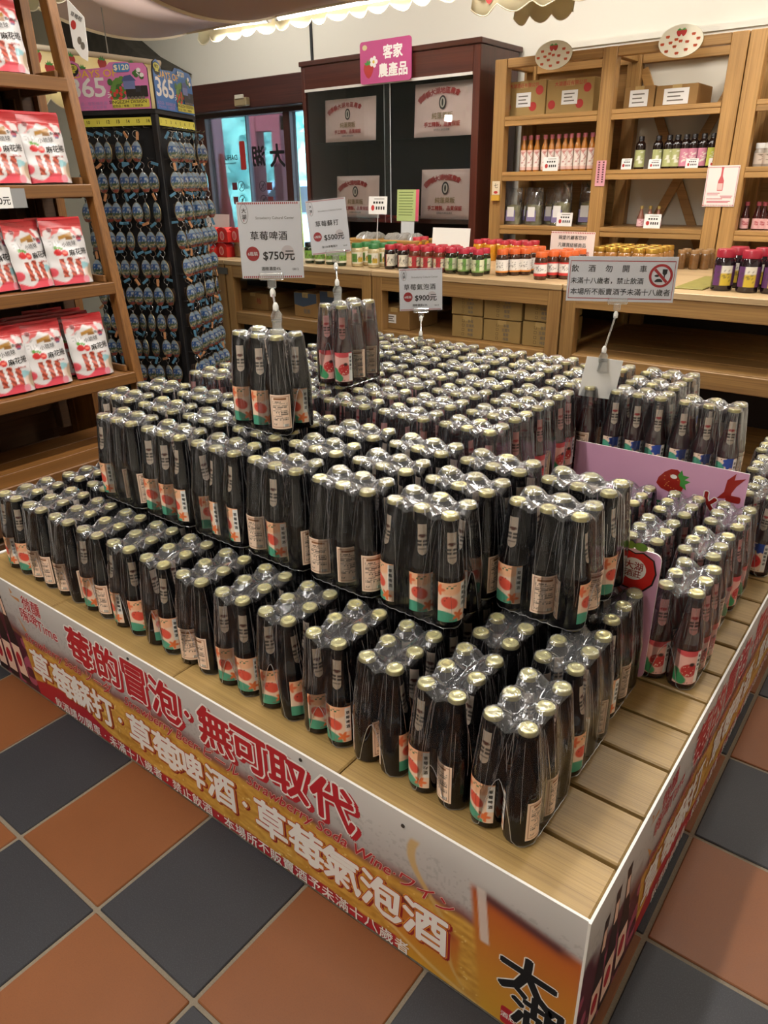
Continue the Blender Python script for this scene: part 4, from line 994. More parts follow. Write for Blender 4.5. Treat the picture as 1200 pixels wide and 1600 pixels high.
# red gift boxes
def gift(px, py, label, up=0.0):
    p = at_z(px, py, ZC); t = thing('gift_box', label, 'gift box', (p[0]*S, (p[1]+.2)*S, CZ+up), .0, 'red strawberry gift boxes')
    m_ = mat('gift_red', '#cf2f2c', .4); w, h = .052, .062
    MB().slab([(-w, 0), (w, 0), (w, h), (w*.55, h*1.25), (0, h*1.42), (-w*.55, h*1.25), (-w, h)], Fr((0, -.045, 0), (1, 0, 0), (0, 0, 1)), -.09, 0, m_).build('box', t)
    k = MB(); fr = front((0, -.0455, 0)); k.flat(ell(0, h*.62, .022, .028, 18), fr, 0, mat('gift_pink', '#e9b7b0', .5)); k.flat(ell(0, h*.60, .014, .019, 14), fr, .0004, mat('gift_rose', '#d8707a', .5)); k.build('strawberry_print', t)
    hd_ = MB(); hd_.tube([(w*.9*math.cos(q), -.045, h+.026*math.sin(q)) for q in np.linspace(0, math.pi, 9)], .003, 6, mat('gift_handle', '#a8232a', .5)); hd_.build('handle', t)
for i, px in enumerate((300, 321, 344)): gift(px, 402, 'red gift box with strawberry print, %s from the left in the bottom row' % ORD[i])
for i, px in enumerate((305, 326, 347, 366)):
    gift(px, 402, 'red gift box with strawberry print, %s from the left in the top row' % ORD[i], .092)
p = at_y(312, 345, 10.3)
t = thing('carton', 'brown carton with red top flap behind the red gift boxes', 'box', P(p[0], 10.3, ZC))
MB().box(-.09, .09, -.08, .08, .0005, .26, CARD2, c=.003).build('box', t); MB().box(-.085, .085, -.075, .075, .26, .285, mat('gift_red', '#cf2f2c', .4), c=.004).build('flap', t)
def paper_card(name, l, r, t_, b, y, label, m=WHITE, lean=.12, cat='card'):
    p0, p1 = at_y(l, b, y), at_y(r, t_, y); w, h = (p1[0]-p0[0])*S, (p1[2]-p0[2])*S
    t = thing(name, label, cat, ((p0[0]+p1[0])/2*S, y*S, p0[2]*S), 0, None, (-lean, 0, 0))
    MB().box(-w/2, w/2, -.001, .001, 0, h, m).build('sheet', t); return t, w, h
t, w, h = paper_card('price_card', 319, 356, 335, 357, 9.75, 'blank white paper card standing behind the red gift boxes'); MB().box(-w*.3, w*.3, 0.0, .05, CZ-t.location.z+.003, .0, mat('clear_plastic', '#c9c9c9', .2)).build('stand', t)
t, w, h = paper_card('price_card', 674, 733, 357, 394, 11.2, 'blank white paper card standing among the red lidded jars'); MB().box(-w*.3, w*.3, .002, .03, CZ-t.location.z+.004, h*.3, mat('clear_plastic', '#c9c9c9', .2)).build('stand', t)
t, w, h = paper_card('notice_sign', 858, 930, 363, 402, 10.55, 'pale pink notice with red dotted border behind the orange lidded jars', mat('pale_pink_paper', '#ecd9d0', .55), .05, 'sign')
MB().box(-w*.3, w*.3, .002, .03, CZ-t.location.z+.004, h*.3, mat('clear_plastic', '#c9c9c9', .2)).build('stand', t)
k = MB(); fr = front((0, -.0016, 0))
for i in range(26): k.flat(rect(-w/2+w*i/26, -w/2+w*(i+.5)/26, h*.93, h*.98), fr, 0, RED)
for s_, z, mt in (('親愛的顧客您好', .78, INKB), ('凡購買結帳商品', .50, INKB), ('購物滿額滿減或試飲', .20, RED)): k.text(TXT(s_, h*.17, .012), fr, 0, mt, .0, h*z)
k.build('lettering', t)
# wicker baskets with clear bags
WICK = mat('wicker', '#b28a4c', .6, bump=.4, bscale=300, var=.25)
def basket(px, py, w, d, h, label):
    p = at_y(px, py, 11.25); t = thing('wicker_basket', label, 'basket', (p[0]*S, (p[1]+.1)*S+d/2, CZ), 0, 'wicker baskets')
    b = MB(); n = 12
    for k in range(n):
        z = .004+h*k/(n-1); e = 1+.10*k/(n-1); a_, c_ = w/2*e, d/2*e
        b.tube([(x+(.002 if (i+k) % 2 else -.002), y+(.002 if (i+k) % 2 else -.002), z) for i, (x, y) in enumerate(rrect(-a_, a_, -c_, c_, .03, 3)+[])], .0052, 5, WICK, closed=True)
    b.box(-w/2+.01, w/2-.01, -d/2+.01, d/2-.01, .001, .008, WICK); b.build('weave', t, 60)
    s_ = MB()
    for i in range(14):
        x = -w/2+w*(i+.5)/14; s_.tube([(x, -d/2, .003), (x*1.1, -d/2*1.1, h)], .004, 5, WICK)
    s_.build('stakes', t)['kind'] = 'stuff'
    MB().tube([(x, y, h+.005) for x, y in rrect(-w*.55, w*.55, -d*.55, d*.55, .03, 3)], .008, 6, WICK, closed=True).build('rim', t, 60)
    MB().box(-.03, .03, -d*.54-.003, -d*.54+.001, h*.45, h*.72, mat('basket_tag', '#2a2018', .6)).build('name_tag', t)
    return p, d
def crumple(name, loc, r, label, group, seed, m):
    v, f = [], []; nu, nv = 22, 12; rr = np.random.RandomState(seed)
    for j in range(nv+1):
        for i in range(nu):
            a_, b_ = 2*math.pi*i/nu, math.pi*j/nv; k = 1+.16*(rr.rand()-.5)+.13*math.sin(3*a_+seed)*math.sin(2*b_)
            v.append((r[0]*k*math.sin(b_)*math.cos(a_), r[1]*k*math.sin(b_)*math.sin(a_), r[2]*(1-math.cos(b_)*k)))
    f = [(j*nu+i, j*nu+(i+1) % nu, (j+1)*nu+(i+1) % nu, (j+1)*nu+i) for j in range(nv) for i in range(nu)]
    o = MB().add(v, f, m).build(name, None, 0, loc); tag(o, label, 'bag', group); return o
BAGF = thin_glass('bag_film', (.93, .93, .93), 1.3, .10, .12, haze=.30, hazecol=(.85, .83, .78))
for q, (px, w_, lab) in enumerate(((560, .20, 'left'), (612, .30, 'right'))):
    p, d = basket(px, 388, w_, .22, .085, '%s of the two wicker baskets filled with clear bags on the counter' % lab)
    for i in range(2+q):
        crumple('snack_bag', (p[0]*S+(i-(1+q)/2+.0)*.085, (p[1]+.1)*S+d/2, CZ+.02), (.05, .09, .055), 'clear crumpled bag, %s from the left in the %s wicker basket' % (ORD[i], lab), 'clear bags in the baskets', 5+i+q*7, BAGF)

# ================================================================ dark red glass cabinet
YK = 12.35; a = at_y(469.5, 105, YK); b = at_y(752, 66, YK); zt = at_y(470, 105, YK)[2]; W = (b[0]-a[0])*S; Hc = zt*S; Dk = 1.5*S
CR = wood('cabinet_red', '#381912', '#52271c', 'X', .8, .3, .06); CRZ = wood('cabinet_red_upright', '#381912', '#52271c', 'Z', .8, .3, .06)
cb = thing('display_cabinet', 'tall dark red display cabinet with sliding glass doors against the wall', 'cabinet', P(a[0], YK, 0))
zg = at_y(474, 142, YK)[2]*S
MB().box(0, .03, 0, Dk, 0, Hc, CRZ, c=.003).build('side_panel', cb); MB().box(W-.05, W, 0, Dk, 0, Hc, CRZ, c=.003).build('side_panel', cb)
MB().box(-.01, W+.01, -.012, Dk+.1*S, Hc, Hc+.03, CR, c=.004).build('top_panel', cb); MB().box(.03, W-.05, .0, .03, zg, Hc, CR, c=.003).build('header', cb)
MB().box(.03, W-.05, Dk-.02, Dk, 0, Hc, mat('cabinet_back', '#2b1c19', .6)).build('back_panel', cb)
MB().box(.03, W-.05, -.004, .0, zg-.012, zg+.004, mat('white_track', '#d9d6cf', .4)).build('door_track', cb)
zl = at_y(530, 339, YK)[2]*S
MB().box(.03, W-.05, .03, Dk-.02, zl-.03, zl-.004, CR).build('shelf', cb); MB().box(.03, W-.05, 0, Dk-.02, 0, .9, CR).build('lower_chest', cb)
zu = at_y(545, 221, YK+.24)[2]*S
CABG = thin_glass('cabinet_glass', (.96, .97, .97), 0.8, .012, .01)
MB().box(.035, W-.055, .06, Dk-.03, zu-.008, zu-.001, CABG).build('glass_shelf', cb)
for x0, x1, yy in ((.03, W*.53, .012), (W*.49, W-.05, .024)):
    g_ = MB().box(x0, x1, yy-.002, yy+.002, zl-.03, zg-.01, CABG).build('glass_door', cb)
    MB().box((x1 if x0 < .1 else x0)-.002, (x1 if x0 < .1 else x0)+.002, yy-.0025, yy+.0025, zl-.03, zg-.01, mat('clear_plastic', '#c9c9c9', .2)).build('edge_strip', g_)
BAGP = mat('pink_bag', '#f3d6cd', .3, coat=.4, bump=.25, bscale=35)
for l, r, t_, b_, lab in ((509, 586, 149, 222, 'upper left'), (647, 745, 122, 215, 'upper right'), (527, 591, 274, 338, 'lower left'), (657, 742, 263, 346, 'lower right')):
    y = YK+.24; p0, p1 = at_y(l, b_, y), at_y(r, t_, y); w = (p1[0]-p0[0])*S/2; z0 = (zu if lab[0] == 'u' else zl-.0035); h = p1[2]*S-z0
    t = thing('noodle_bag', 'pale pink printed bag packed in clear film, %s in the glass cabinet' % lab, 'bag', ((p0[0]+p1[0])/2*S, y*S, z0), 0, 'pink bags in the glass cabinet', (-.05, 0, 0))
    u, v, f = grid(16, 16); ed = np.clip(np.minimum(np.minimum(u, 1-u), np.minimum(v, 1-v))/.16, 0, 1)**.5; dd_ = .02*ed+.004*vnoise(u*9, v*9, 4)*ed
    rc = lambda u, v: (np.sign(u-.5)*np.minimum(abs(u-.5), .5)*2*w, v*h)
    X, Z = rc(u, v)
    mb_ = MB(); mb_.add(np.stack([X, -dd_, Z], 1), f, BAGP); mb_.add(np.stack([X, dd_*.8+.001, Z], 1), [q[::-1] for q in f], BAGP); mb_.build('bag', t, 60)
    fr = front((0, -.0285, 0)); k = MB()
    for i, ch in enumerate('苗栗縣大湖地區農會'):
        an = math.radians(140-12.5*i*.8); k.text(TXT(ch, h*.125, .03), fr, 0, RED, w*.95*math.cos(an), h*.42+h*.42*math.sin(an), rot=an-math.pi/2)
    k.build('arched_lettering', t)
    k = MB(); k.flat(ell(0, h*.62, h*.09, h*.13, 20), fr, 0, mat('emblem_dark', '#3c2f2c', .5)); k.flat(ell(0, h*.62, h*.06, h*.095, 20), fr, .0005, mat('emblem_pale', '#d8cfc0', .5)); k.flat(ell(0, h*.62, h*.022, h*.07, 12), fr, .001, INKB); k.build('emblem', t)
    k = MB(); k.text(TXT('純蓬萊粄', h*.13, .02), fr, 0, mat('ink_tan', '#a58b62', .5), 0, h*.38); k.text(TXT('手工精製，品質保証', h*.10, .03), fr, 0, RED, 0, h*.22); k.text(TXT('苗栗縣大湖地區農會', h*.045, .005), fr, 0, INKB, 0, h*.12); k.build('lettering', t)
# sign on the cabinet
t = thing('hanging_sign', 'magenta rounded sign with white lettering and strawberry on the cabinet top', 'sign', ((at_y(602, 122, YK-.08)[0])*S, (YK-.08)*S, at_y(602, 95, YK-.08)[2]*S), 0, None, (0, math.radians(0), 0))
ww = (at_y(642, 95, YK-.08)[0]-at_y(562, 95, YK-.08)[0])*S/2; hh = ww*.58
MB().slab(rrect(-ww, ww, -hh, hh, .02), front(), -.006, 0, mat('magenta_board', '#b5497f', .4)).build('panel', t)
fr = front((0, -.0006, 0)); k = MB(); k.text(TXT('客家', hh*.66, .035), fr, 0, INKW, ww*.30, hh*.42); k.text(TXT('農產品', hh*.66, .035), fr, 0, INKW, ww*.30, -hh*.42); k.build('lettering', t)
k = MB(); bd, lf = strawberry2(0, 0, ww*.42); k.flat([(x-ww*.66, z-hh*.35) for x, z in bd], fr, 0, RED); k.flat([(x-ww*.66, z-hh*.35) for x, z in lf], fr, .0004, INKG)
for i in range(5): k.flat(ell(-ww*.45+.02*math.cos(i*1.257), hh*.02+.02*math.sin(i*1.257), .013, .013, 10), fr, .0006, INKW)
k.flat(ell(-ww*.45, hh*.02, .009, .009, 10), fr, .0009, mat('flower_yellow', '#d9b23c', .5)); k.flat(ell(-ww*.8, hh*.72, .02, .015, 12), fr, 0, mat('ink_sand', '#c9bd8f', .5)); k.build('strawberry_print', t)
def mini_card(px, py, wpx, hpx, y, label, zbase=None, stand=True, group='small price cards'):
    p0, p1 = at_y(px-wpx/2, py, y), at_y(px+wpx/2, py-hpx, y); w, h = (p1[0]-p0[0])*S, (at_y(px, py-hpx, y)[2]-at_y(px, py, y)[2])*S; z0 = (zbase if zbase is not None else at_y(px, py, y)[2]*S)
    t = thing('price_card', label, 'price card', ((p0[0]+p1[0])/2*S, y*S, z0+.0005), 0, group, (-.08, 0, 0))
    MB().box(-w/2, w/2, -.001, .001, 0, h, WHITE).build('sheet', t); k = MB(); fr = front((0, -.0014, 0))
    k.flat(ell(-w*.27, h*.36, h*.13, h*.16, 14), fr, 0, RED)
    for j in range(4): k.flat(rect(-w*.1+w*.13*j, -w*.02+w*.13*j, h*.26, h*.44), fr, 0, INKB); k.flat(rect(-w*.25+w*.15*j, -w*.15+w*.15*j, h*.60, h*.72), fr, 0, INKB)
    k.flat(rect(-w*.2, w*.35, h*.84, h*.88), fr, 0, GREYT); k.build('lettering', t)
    return t, w, h
t, w, h = mini_card(590, 335, 28, 28, 11.3, 'small price card on a clear stem above the right wicker basket'); MB().tube([(0, .002, 0), (0, .002, CZ-t.location.z)], .003, 6, mat('clear_plastic', '#c9c9c9', .2)).build('stem', t)
t, w, h = paper_card('leaflet', 620, 654, 296, 345, 12.1, 'green leaflet in a clear sleeve in front of the cabinet glass', mat('leaflet_green', '#a9b878', .4), .05, 'leaflet')
k = MB(); fr = front((0, -.0016, 0)); k.flat(rect(w*.36, w*.5, 0, h), fr, 0, mat('leaflet_pink', '#c9566c', .4))
for i in range(9): k.flat(rect(-w*.42, w*.25-.004*(i % 3), h*(.9-.09*i), h*(.925-.09*i)), fr, 0, mat('leaflet_ink', '#66753f', .5))
k.build('printing', t); MB().box(-w*.3, w*.3, .002, .004, -.22, .02, mat('clear_plastic', '#c9c9c9', .2)).build('stand', t)

# ================================================================ pine wall shelving
SHW = wood('shelf_pine', '#866236', '#b48a52', 'X', .9, .42, .08); SHZ = wood('shelf_pine_upright', '#866236', '#b48a52', 'Z', .9, .42, .08)
YS = 12.3; YSB = 13.65; SZ = [at_y(940, p_, YS)[2] for p_ in (355.5, 265.5, 172)]; TZ = at_y(957, 72, YS)[2]; ZB = 0.0
def shelving(xs, label, braces):
    t = thing('wall_shelving', label, 'shelving', P(0, YS, 0), 0, 'pine shelving along the back wall')
    pw = .25
    for i, x in enumerate(xs):
        MB().box((x-pw/2)*S, (x+pw/2)*S, 0, .06, ZB, TZ*S, SHZ, c=.003).build('upright', t)
        MB().box((x-pw/2)*S, (x+pw/2)*S, (YSB-YS)*S-.06, (YSB-YS)*S, ZB, TZ*S, SHZ, c=.003).build('upright', t)
        MB().box((x-.07)*S, (x+.07)*S, .061, (YSB-YS)*S-.061, (TZ-.12)*S, TZ*S, SHZ, c=.002).build('side_rail', t)
    for i in range(len(xs)-1):
        x0, x1 = (xs[i]+pw/2)*S+.001, (xs[i+1]-pw/2)*S-.001
        for k, z in enumerate(SZ[:3]+[2.3]):
            MB().box(x0, x1, .0, (YSB-YS)*S-.01, z*S-.022, z*S, SHW, c=.002).build('shelf_board', t)
            MB().box(x0, x1, .002, .02, z*S-.05, z*S-.0225, SHW, c=.002).build('shelf_lip', t)
        for yy in (.004, (YSB-YS)*S-.05): MB().box(x0, x1, yy, yy+.045, (TZ-.15)*S, TZ*S, SHW, c=.003).build('top_rail', t)
        pm = WALL if braces[i] else SHW
        MB().box(x0, x1, (YSB-YS)*S-.008, (YSB-YS)*S-.002, 2.3*S, (TZ-.15)*S, mat('white_backing', '#d9d3c4', .7) if braces[i] else SHW).build('back_panel', t)
        if braces[i]:
            zc, dz, cx = 4.35, 1.85, (x0+x1)/2
            for sg in (1, -1):
                d = Vector(((x1-x0)*.98*sg, 0, dz*2*S)); L_ = d.length; d.normalize(); n = Vector((d.z, 0, -d.x)); o_ = Vector((cx, (YSB-YS)*S-.025-.012*(sg > 0), zc*S))
                MB().box(-L_/2, L_/2, -.006, .006, -.025, .025, SHW, c=.002, xf=Matrix.Translation(o_) @ Matrix(((d.x, 0, n.x), (0, 1, 0), (d.z, 0, n.z))).to_4x4()).build('cross_brace', t)
    return t
xl = at_y(775, 200, YS)[0]; xm = at_y(942, 200, YS)[0]; xr = at_y(1136, 200, YS)[0]-.02
shelving([xl+.05, xm, xr], 'pine wall shelving with two bays, cartons on top and bottles in rows', [False, True])
shelving([xr+.27, xr+2.35], 'pine wall shelving unit cut by the right edge of the frame', [False])
YI = YS+.35
carton(784, 851, 126, 176, YI, .8, 'yellow carton with red seals, left of two on the top shelf', None, CARD, 'red', SZ[2]); carton(852, 926, 122, 173, YI, .8, 'yellow carton with red seals, right of two beside the post', None, CARD, 'red', SZ[2])
carton(973, 1021, 134, 165, YI, .7, 'small brown carton with large white label on the top shelf', None, CARD2, 'white', SZ[2]); carton(1022, 1088, 131, 164, YI, .8, 'wider brown carton with white label at its right neighbour', None, CARD2, 'white', SZ[2])
bpy.data.objects[[o.name for o in COL.objects if o.get('label', '').startswith('wider brown')][0]]['label'] = 'wider brown carton with white label, right one in the middle bay'
def slim_protos():
    d = {}
    def mk(name, prof, m, capprof, capm, art, zr, aspan):
        r = max(p[0] for p in prof); u, v, f = grid(10, 16); th = (u-.5)*aspan; z = zr[0]+(zr[1]-zr[0])*v
        c = np.tile(lin(art[0]), (len(u), 1)); c = over(c, ((vnoise(u*9, v*14, 3+len(name)) > .58) & (abs(u-.5) < .22) & (abs(v-.55) < .36)).astype(float)*.85, art[1])
        if len(art) > 2: c = over(c, ((v < .16) | (v > .9)).astype(float)*.8, art[2])
        lab = MB().add(np.stack([(r+.0005)*np.sin(th), -(r+.0005)*np.cos(th), z], 1), f, PRINT).build('label', None, 60, col=c)
        b = MB().lathe(prof, 14, m).build('bottle', None, 40); cp = MB().lathe(capprof, 14, capm).build('cap', None, 40)
        d[name] = (b.data, cp.data, lab.data)
        for o in (b, cp, lab): bpy.data.objects.remove(o)
    AMB = mat('amber_bottle', '#b5742c', .08, coat=.5); DKB = mat('dark_sauce_bottle', '#1c0f0d', .1, coat=.5)
    mk('amber', [(.016, 0), (.018, .004), (.018, .115), (.016, .13), (.0095, .15), (.009, .172)], AMB, [(.0115, .165), (.0115, .185), (.010, .187)], mat('pink_cap', '#c8707c', .4), ('#efe4dc', '#b85a52', '#e3b3a4'), (.008, .112), 3.4)
    for nm, c1 in (('green', '#b3b67c'), ('pink', '#d48ba0'), ('lime', '#c0c656')):
        mk('sauce_'+nm, [(.029, 0), (.032, .004), (.032, .13), (.029, .15), (.018, .163), (.017, .17)], DKB, [(.0175, .165), (.0175, .19), (.016, .192)], mat('black_cap', '#201b1b', .4), (c1, '#f0eee0', None) [:2], (.012, .112), 2.6)
    mk('small', [(.018, 0), (.0195, .004), (.0195, .045), (.012, .065), (.008, .085), (.008, .095)], mat('blush_bottle', '#8c5a4c', .1, coat=.5), [(.0095, .09), (.0095, .105), (.008, .106)], mat('gold_stopper', '#b59a5a', .35, .6), ('#e5bcc0', '#a5484f'), (.006, .042), 2.4)
    mk('white', [(.024, 0), (.026, .004), (.026, .065), (.021, .075), (.020, .085)], mat('milky_bottle', '#a79c90', .15, coat=.4), [(.0225, .08), (.0225, .102), (.021, .104)], mat('white_cap', '#e3e0da', .4), ('#c9b8a8', '#6f5a4c'), (.012, .06), 2.6)
    mk('red', [(.020, 0), (.022, .004), (.022, .062), (.0155, .085), (.010, .112), (.010, .12)], mat('ruby_bottle', '#3a1214', .08, coat=.5), [(.012, .115), (.012, .133), (.011, .134)], mat('rose_cap', '#8c3b44', .4), ('#e2b3b4', '#b03c46'), (.006, .055), 3.0)
    return d
SL = slim_protos()
def slim(kind, px, y, z, label, group, sc):
    p = at_y(px, 260, y); a_, b_, c_ = SL[kind]
    # the foot of the bottle stands on the shelf, so its place along x is read at shelf height
    for _ in range(4):
        py = 800-F_PX*np.dot(np.array([p[0], y, z])-CAM_T, UP)/depth((p[0], y, z)); p = at_y(px, py, y)
    t = thing('bottle', label, 'bottle', (p[0]*S, y*S, z*S+.0004), random.uniform(.2, .7), group); t.scale = (sc, sc, sc)
    obj('body', a_, t); obj('cap', b_, t); obj('paper_label', c_, t)
for i, x in enumerate((50, 80, 111, 147, 178, 209, 240, 267, 299, 330, 364, 394)):
    slim('amber', 800+x/3, YI, SZ[1], 'slim amber bottle with pink cap, %s from the left' % ORD[i], 'slim amber bottles', 1.03)
for i, (x, kd) in enumerate(zip((592, 672, 722, 760, 800, 838, 882, 925, 968, 1004), ['green']*4+['pink']*3+['lime']*3)):
    slim('sauce_'+kd, 800+x/3, YI+(.3 if i in () else 0), SZ[1], 'dark sauce bottle with %s label, %s from the left on its shelf' % ({'green': 'pale green', 'pink': 'pink', 'lime': 'lime green'}[kd], ORD[i]), 'dark sauce bottles', .84)
for i, x in enumerate((598, 638, 678)): slim('small', 800+x/3, YI, SZ[0], 'little blush bottle with gold stopper, %s from the left' % ORD[i], 'little blush bottles', 1.05)
for i, x in enumerate((1150, 1192)): slim('white', 800+x/3, YI, SZ[1], 'short white capped bottle, %s on the far right shelf' % ('left one' if i == 0 else 'right one'), 'white capped bottles', 1.03)
for i, x in enumerate((1083, 1138, 1165, 1196)): slim('red', 800+x/3, YI, SZ[0], 'ruby red bottle with pink label, %s from the left' % ORD[i], 'ruby red bottles', 1.0)
# bags of dried flowers on the lowest shelf of the left bay
PUR = mat('purple_label', '#857ba3', .5); CONT = mat('dried_herbs', '#a39b6c', .8, bump=.6, bscale=60, var=.5)
for i, x in enumerate((2, 48, 98, 150, 225, 318)):
    p = at_y(800+x/3, 348, YI); t = thing('herb_bag', 'clear bag of dried herbs with purple label, %s from the left' % ORD[i], 'bag', (p[0]*S, (YI+.02+.32*(i % 2))*S, SZ[0]*S+.0005), random.uniform(-.1, .2), 'clear herb bags')
    k = 1.42 if i > 3 else 1.24
    v, f = [], []; rr = np.random.RandomState(40+i); nu, nv = 18, 8
    for j in range(nv+1):
        q = j/nv
        for h in range(nu):
            an = 2*math.pi*h/nu; w_ = (.045*(1-.15*q)+.004*rr.rand())*k; d_ = (.032*(1-q)**.7+.003+.005*rr.rand())*k
            v.append((w_*math.cos(an), d_*math.sin(an), q*.165*k+.004*rr.rand()*(j > 0)))
    f = [(j*nu+h, j*nu+(h+1) % nu, (j+1)*nu+(h+1) % nu, (j+1)*nu+h) for j in range(nv) for h in range(nu)]
    MB().add(v, f, thin_glass('bag_film_clear', (.95, .95, .95), 1.4, (.06), .08, haze=.05)).build('film', t)
    tag(MB().add([(x_*.86, y_*.86, z_*.80+.002) for x_, y_, z_ in v[:nu*6]]+[(0, 0, .092*k), (0, 0, .001)], [q for q in f if max(q) < nu*6]+[(nu*5+h, nu*5+(h+1) % nu, nu*6) for h in range(nu)]+[((h+1) % nu, h, nu*6+1) for h in range(nu)], CONT).build('herbs', t), kind='stuff')
    fr = front((0, -.036*k, .045)); MB().slab(rect(-.024*k, .024*k, -.02*k, .03*k), fr, 0, .001, PUR).flat(rect(-.018*k, .018*k, .0, .045*k), fr, .0015, WHITE).build('label', t)
for px, py, w_, h_, z, lab in ((860.5, 262, 25, 22, SZ[1], 'before the amber bottles'), (979, 262, 18, 17, SZ[1], 'blank looking, left of the lone sauce bottle'), (1023, 261, 21, 15, SZ[1], 'under the pale green labelled bottles'), (1081.5, 260, 22, 15, SZ[1], 'under the pink labelled bottles'), (1118, 259, 23, 15, SZ[1], 'under the lime labelled bottles'), (882, 350, 26, 21, SZ[0], 'before the herb bags'), (1019.5, 354, 29, 22, SZ[0], 'before the little blush bottles')):
    mini_card(px, py, w_, h_, YS+.10, 'small white price card, '+lab, z*S)
# things on the uprights
q = at_y(938, 271, YS-.02); t = thing('vertical_notice', 'narrow pink vertical notice on the middle upright', 'notice', (q[0]*S, YS*S-.002, q[2]*S)); w, h = .041, .115
w = (at_y(946, 271, YS)[0]-at_y(931, 271, YS)[0])*S; h = (at_y(938, 252, YS)[2]-at_y(938, 292, YS)[2])*S
MB().box(-w/2, w/2, -.001, .001, -h/2, h/2, mat('notice_pink', '#d79aa4', .5)).build('sheet', t); k = MB(); fr = front((0, -.0014, 0))
for c_ in (-.22, .22):
    for i in range(9): k.flat(rect(w*(c_-.09), w*(c_+.09), h*(.40-.095*i), h*(.46-.095*i)), fr, 0, mat('ink_plum', '#5a2a34', .5))
k.build('lettering', t)
q = at_y(1126, 291, YS-.03); w = (at_y(1151, 290, YS)[0]-at_y(1101, 290, YS)[0])*S; h = (at_y(1126, 259, YS)[2]-at_y(1126, 323, YS)[2])*S
t = thing('bottle_poster', 'white poster with red dotted border and pink bottle on the right upright', 'poster', (q[0]*S, YS*S-.004, q[2]*S))
MB().box(-w/2, w/2, -.001, .001, -h/2, h/2, mat('poster_paper', '#e6dcd6', .5)).build('sheet', t); k = MB(); fr = front((0, -.0014, 0))
for i in range(20):
    for zz in (-.47, .46): k.flat(rect(w*(-.5+.05*i), w*(-.475+.05*i), h*(zz-.012), h*(zz+.012)), fr, 0, RED)
for i in range(26):
    for xx in (-.48, .46): k.flat(rect(w*xx, w*(xx+.025), h*(-.47+.036*i), h*(-.452+.036*i)), fr, 0, RED)
pf_ = [(.0, -.16), (.085, -.16), (.09, -.12), (.09, .08), (.06, .14), (.032, .2), (.028, .36), (.04, .37), (.04, .41)]
k.flat([(w*(x-.02), h*(z+.05)) for x, z in pf_[1:]]+[(w*(-x-.02), h*(z+.05)) for x, z in pf_[:0:-1]], fr, 0, mat('poster_bottle', '#c55a5c', .4)); k.flat(rect(-w*.10, w*.05, -h*.09, h*.07), fr, .0004, mat('poster_label', '#e3b9b3', .5))
for x0, x1, z in ((-.4, .0, -.18), (-.4, -.05, -.22), (.02, .40, -.25), (.05, .38, -.29), (-.4, .1, -.32), (-.38, .36, -.38), (-.38, .3, -.41)): k.flat(rect(w*x0, w*x1, h*z, h*(z+.018)), fr, 0, mat('poster_ink', '#c05660', .5))
k.build('printing', t)
q = at_y(775, 300, YS-.03); t = thing('notice_tag', 'small cream tag with red drawing and yellow pad on the left upright', 'tag', (q[0]*S, YS*S-.012, q[2]*S))
MB().box(-.026, .026, -.001, .001, -.015, .06, mat('tag_cream', '#d8c9ac', .6)).build('card', t); MB().box(-.027, .027, -.008, .008, -.05, -.018, mat('tag_yellow', '#c99a35', .6), c=.002).build('pad', t)
k = MB(); fr = front((0, -.0014, 0)); k.text(TXT('七', .03, .01), fr, 0, INKB, 0, .035); k.flat(ell(0, -.002, .014, .008, 12), fr, 0, RED); k.build('drawing', t)
# oval strawberry signs on the top rail
for px, py, rx, ry, lab in ((864.5, 86, 29, 23, 'left'), (1063.5, 64, 35, 26, 'right')):
    y = YS-.06; q = at_y(px, py, y); a_ = (at_y(px+rx, py, y)[0]-q[0])*S; b_ = (at_y(px, py-ry, y)[2]-q[2])*S
    t = thing('oval_sign', 'oval cream sign dotted with strawberries on the shelving top rail, %s one' % lab, 'sign', (q[0]*S, y*S, q[2]*S), 0, 'oval strawberry signs')
    MB().slab(ell(0, 0, a_, b_, 40), front(), -.008, 0, mat('sign_cream', '#e2dcc6', .5), mat('sign_edge', '#8f7d58', .5)).build('panel', t)
    k = MB(); fr = front((0, -.0005, 0))
    for i in range(2): bd, lf = strawberry2((i-.5)*a_*.2, b_*.5, a_*.27); k.flat(bd, fr, .0001*i, RED); k.flat(lf, fr, .0003, INKG)
    for x, z in ((-.6, .32), (.55, .35), (-.82, -.1), (-.45, -.05), (0, 0), (.3, -.08), (.78, .05), (-.25, -.3), (.68, -.35), (-.6, -.55), (-.12, -.72), (.28, -.55), (-.2, .12)):
        for i in range(2): bd, lf = strawberry2(x*a_+(i-.5)*a_*.07, z*b_, a_*.12); k.flat(bd, fr, 0, mat('sign_orange_red', '#c4552f', .5))
    k.build('strawberry_print', t)

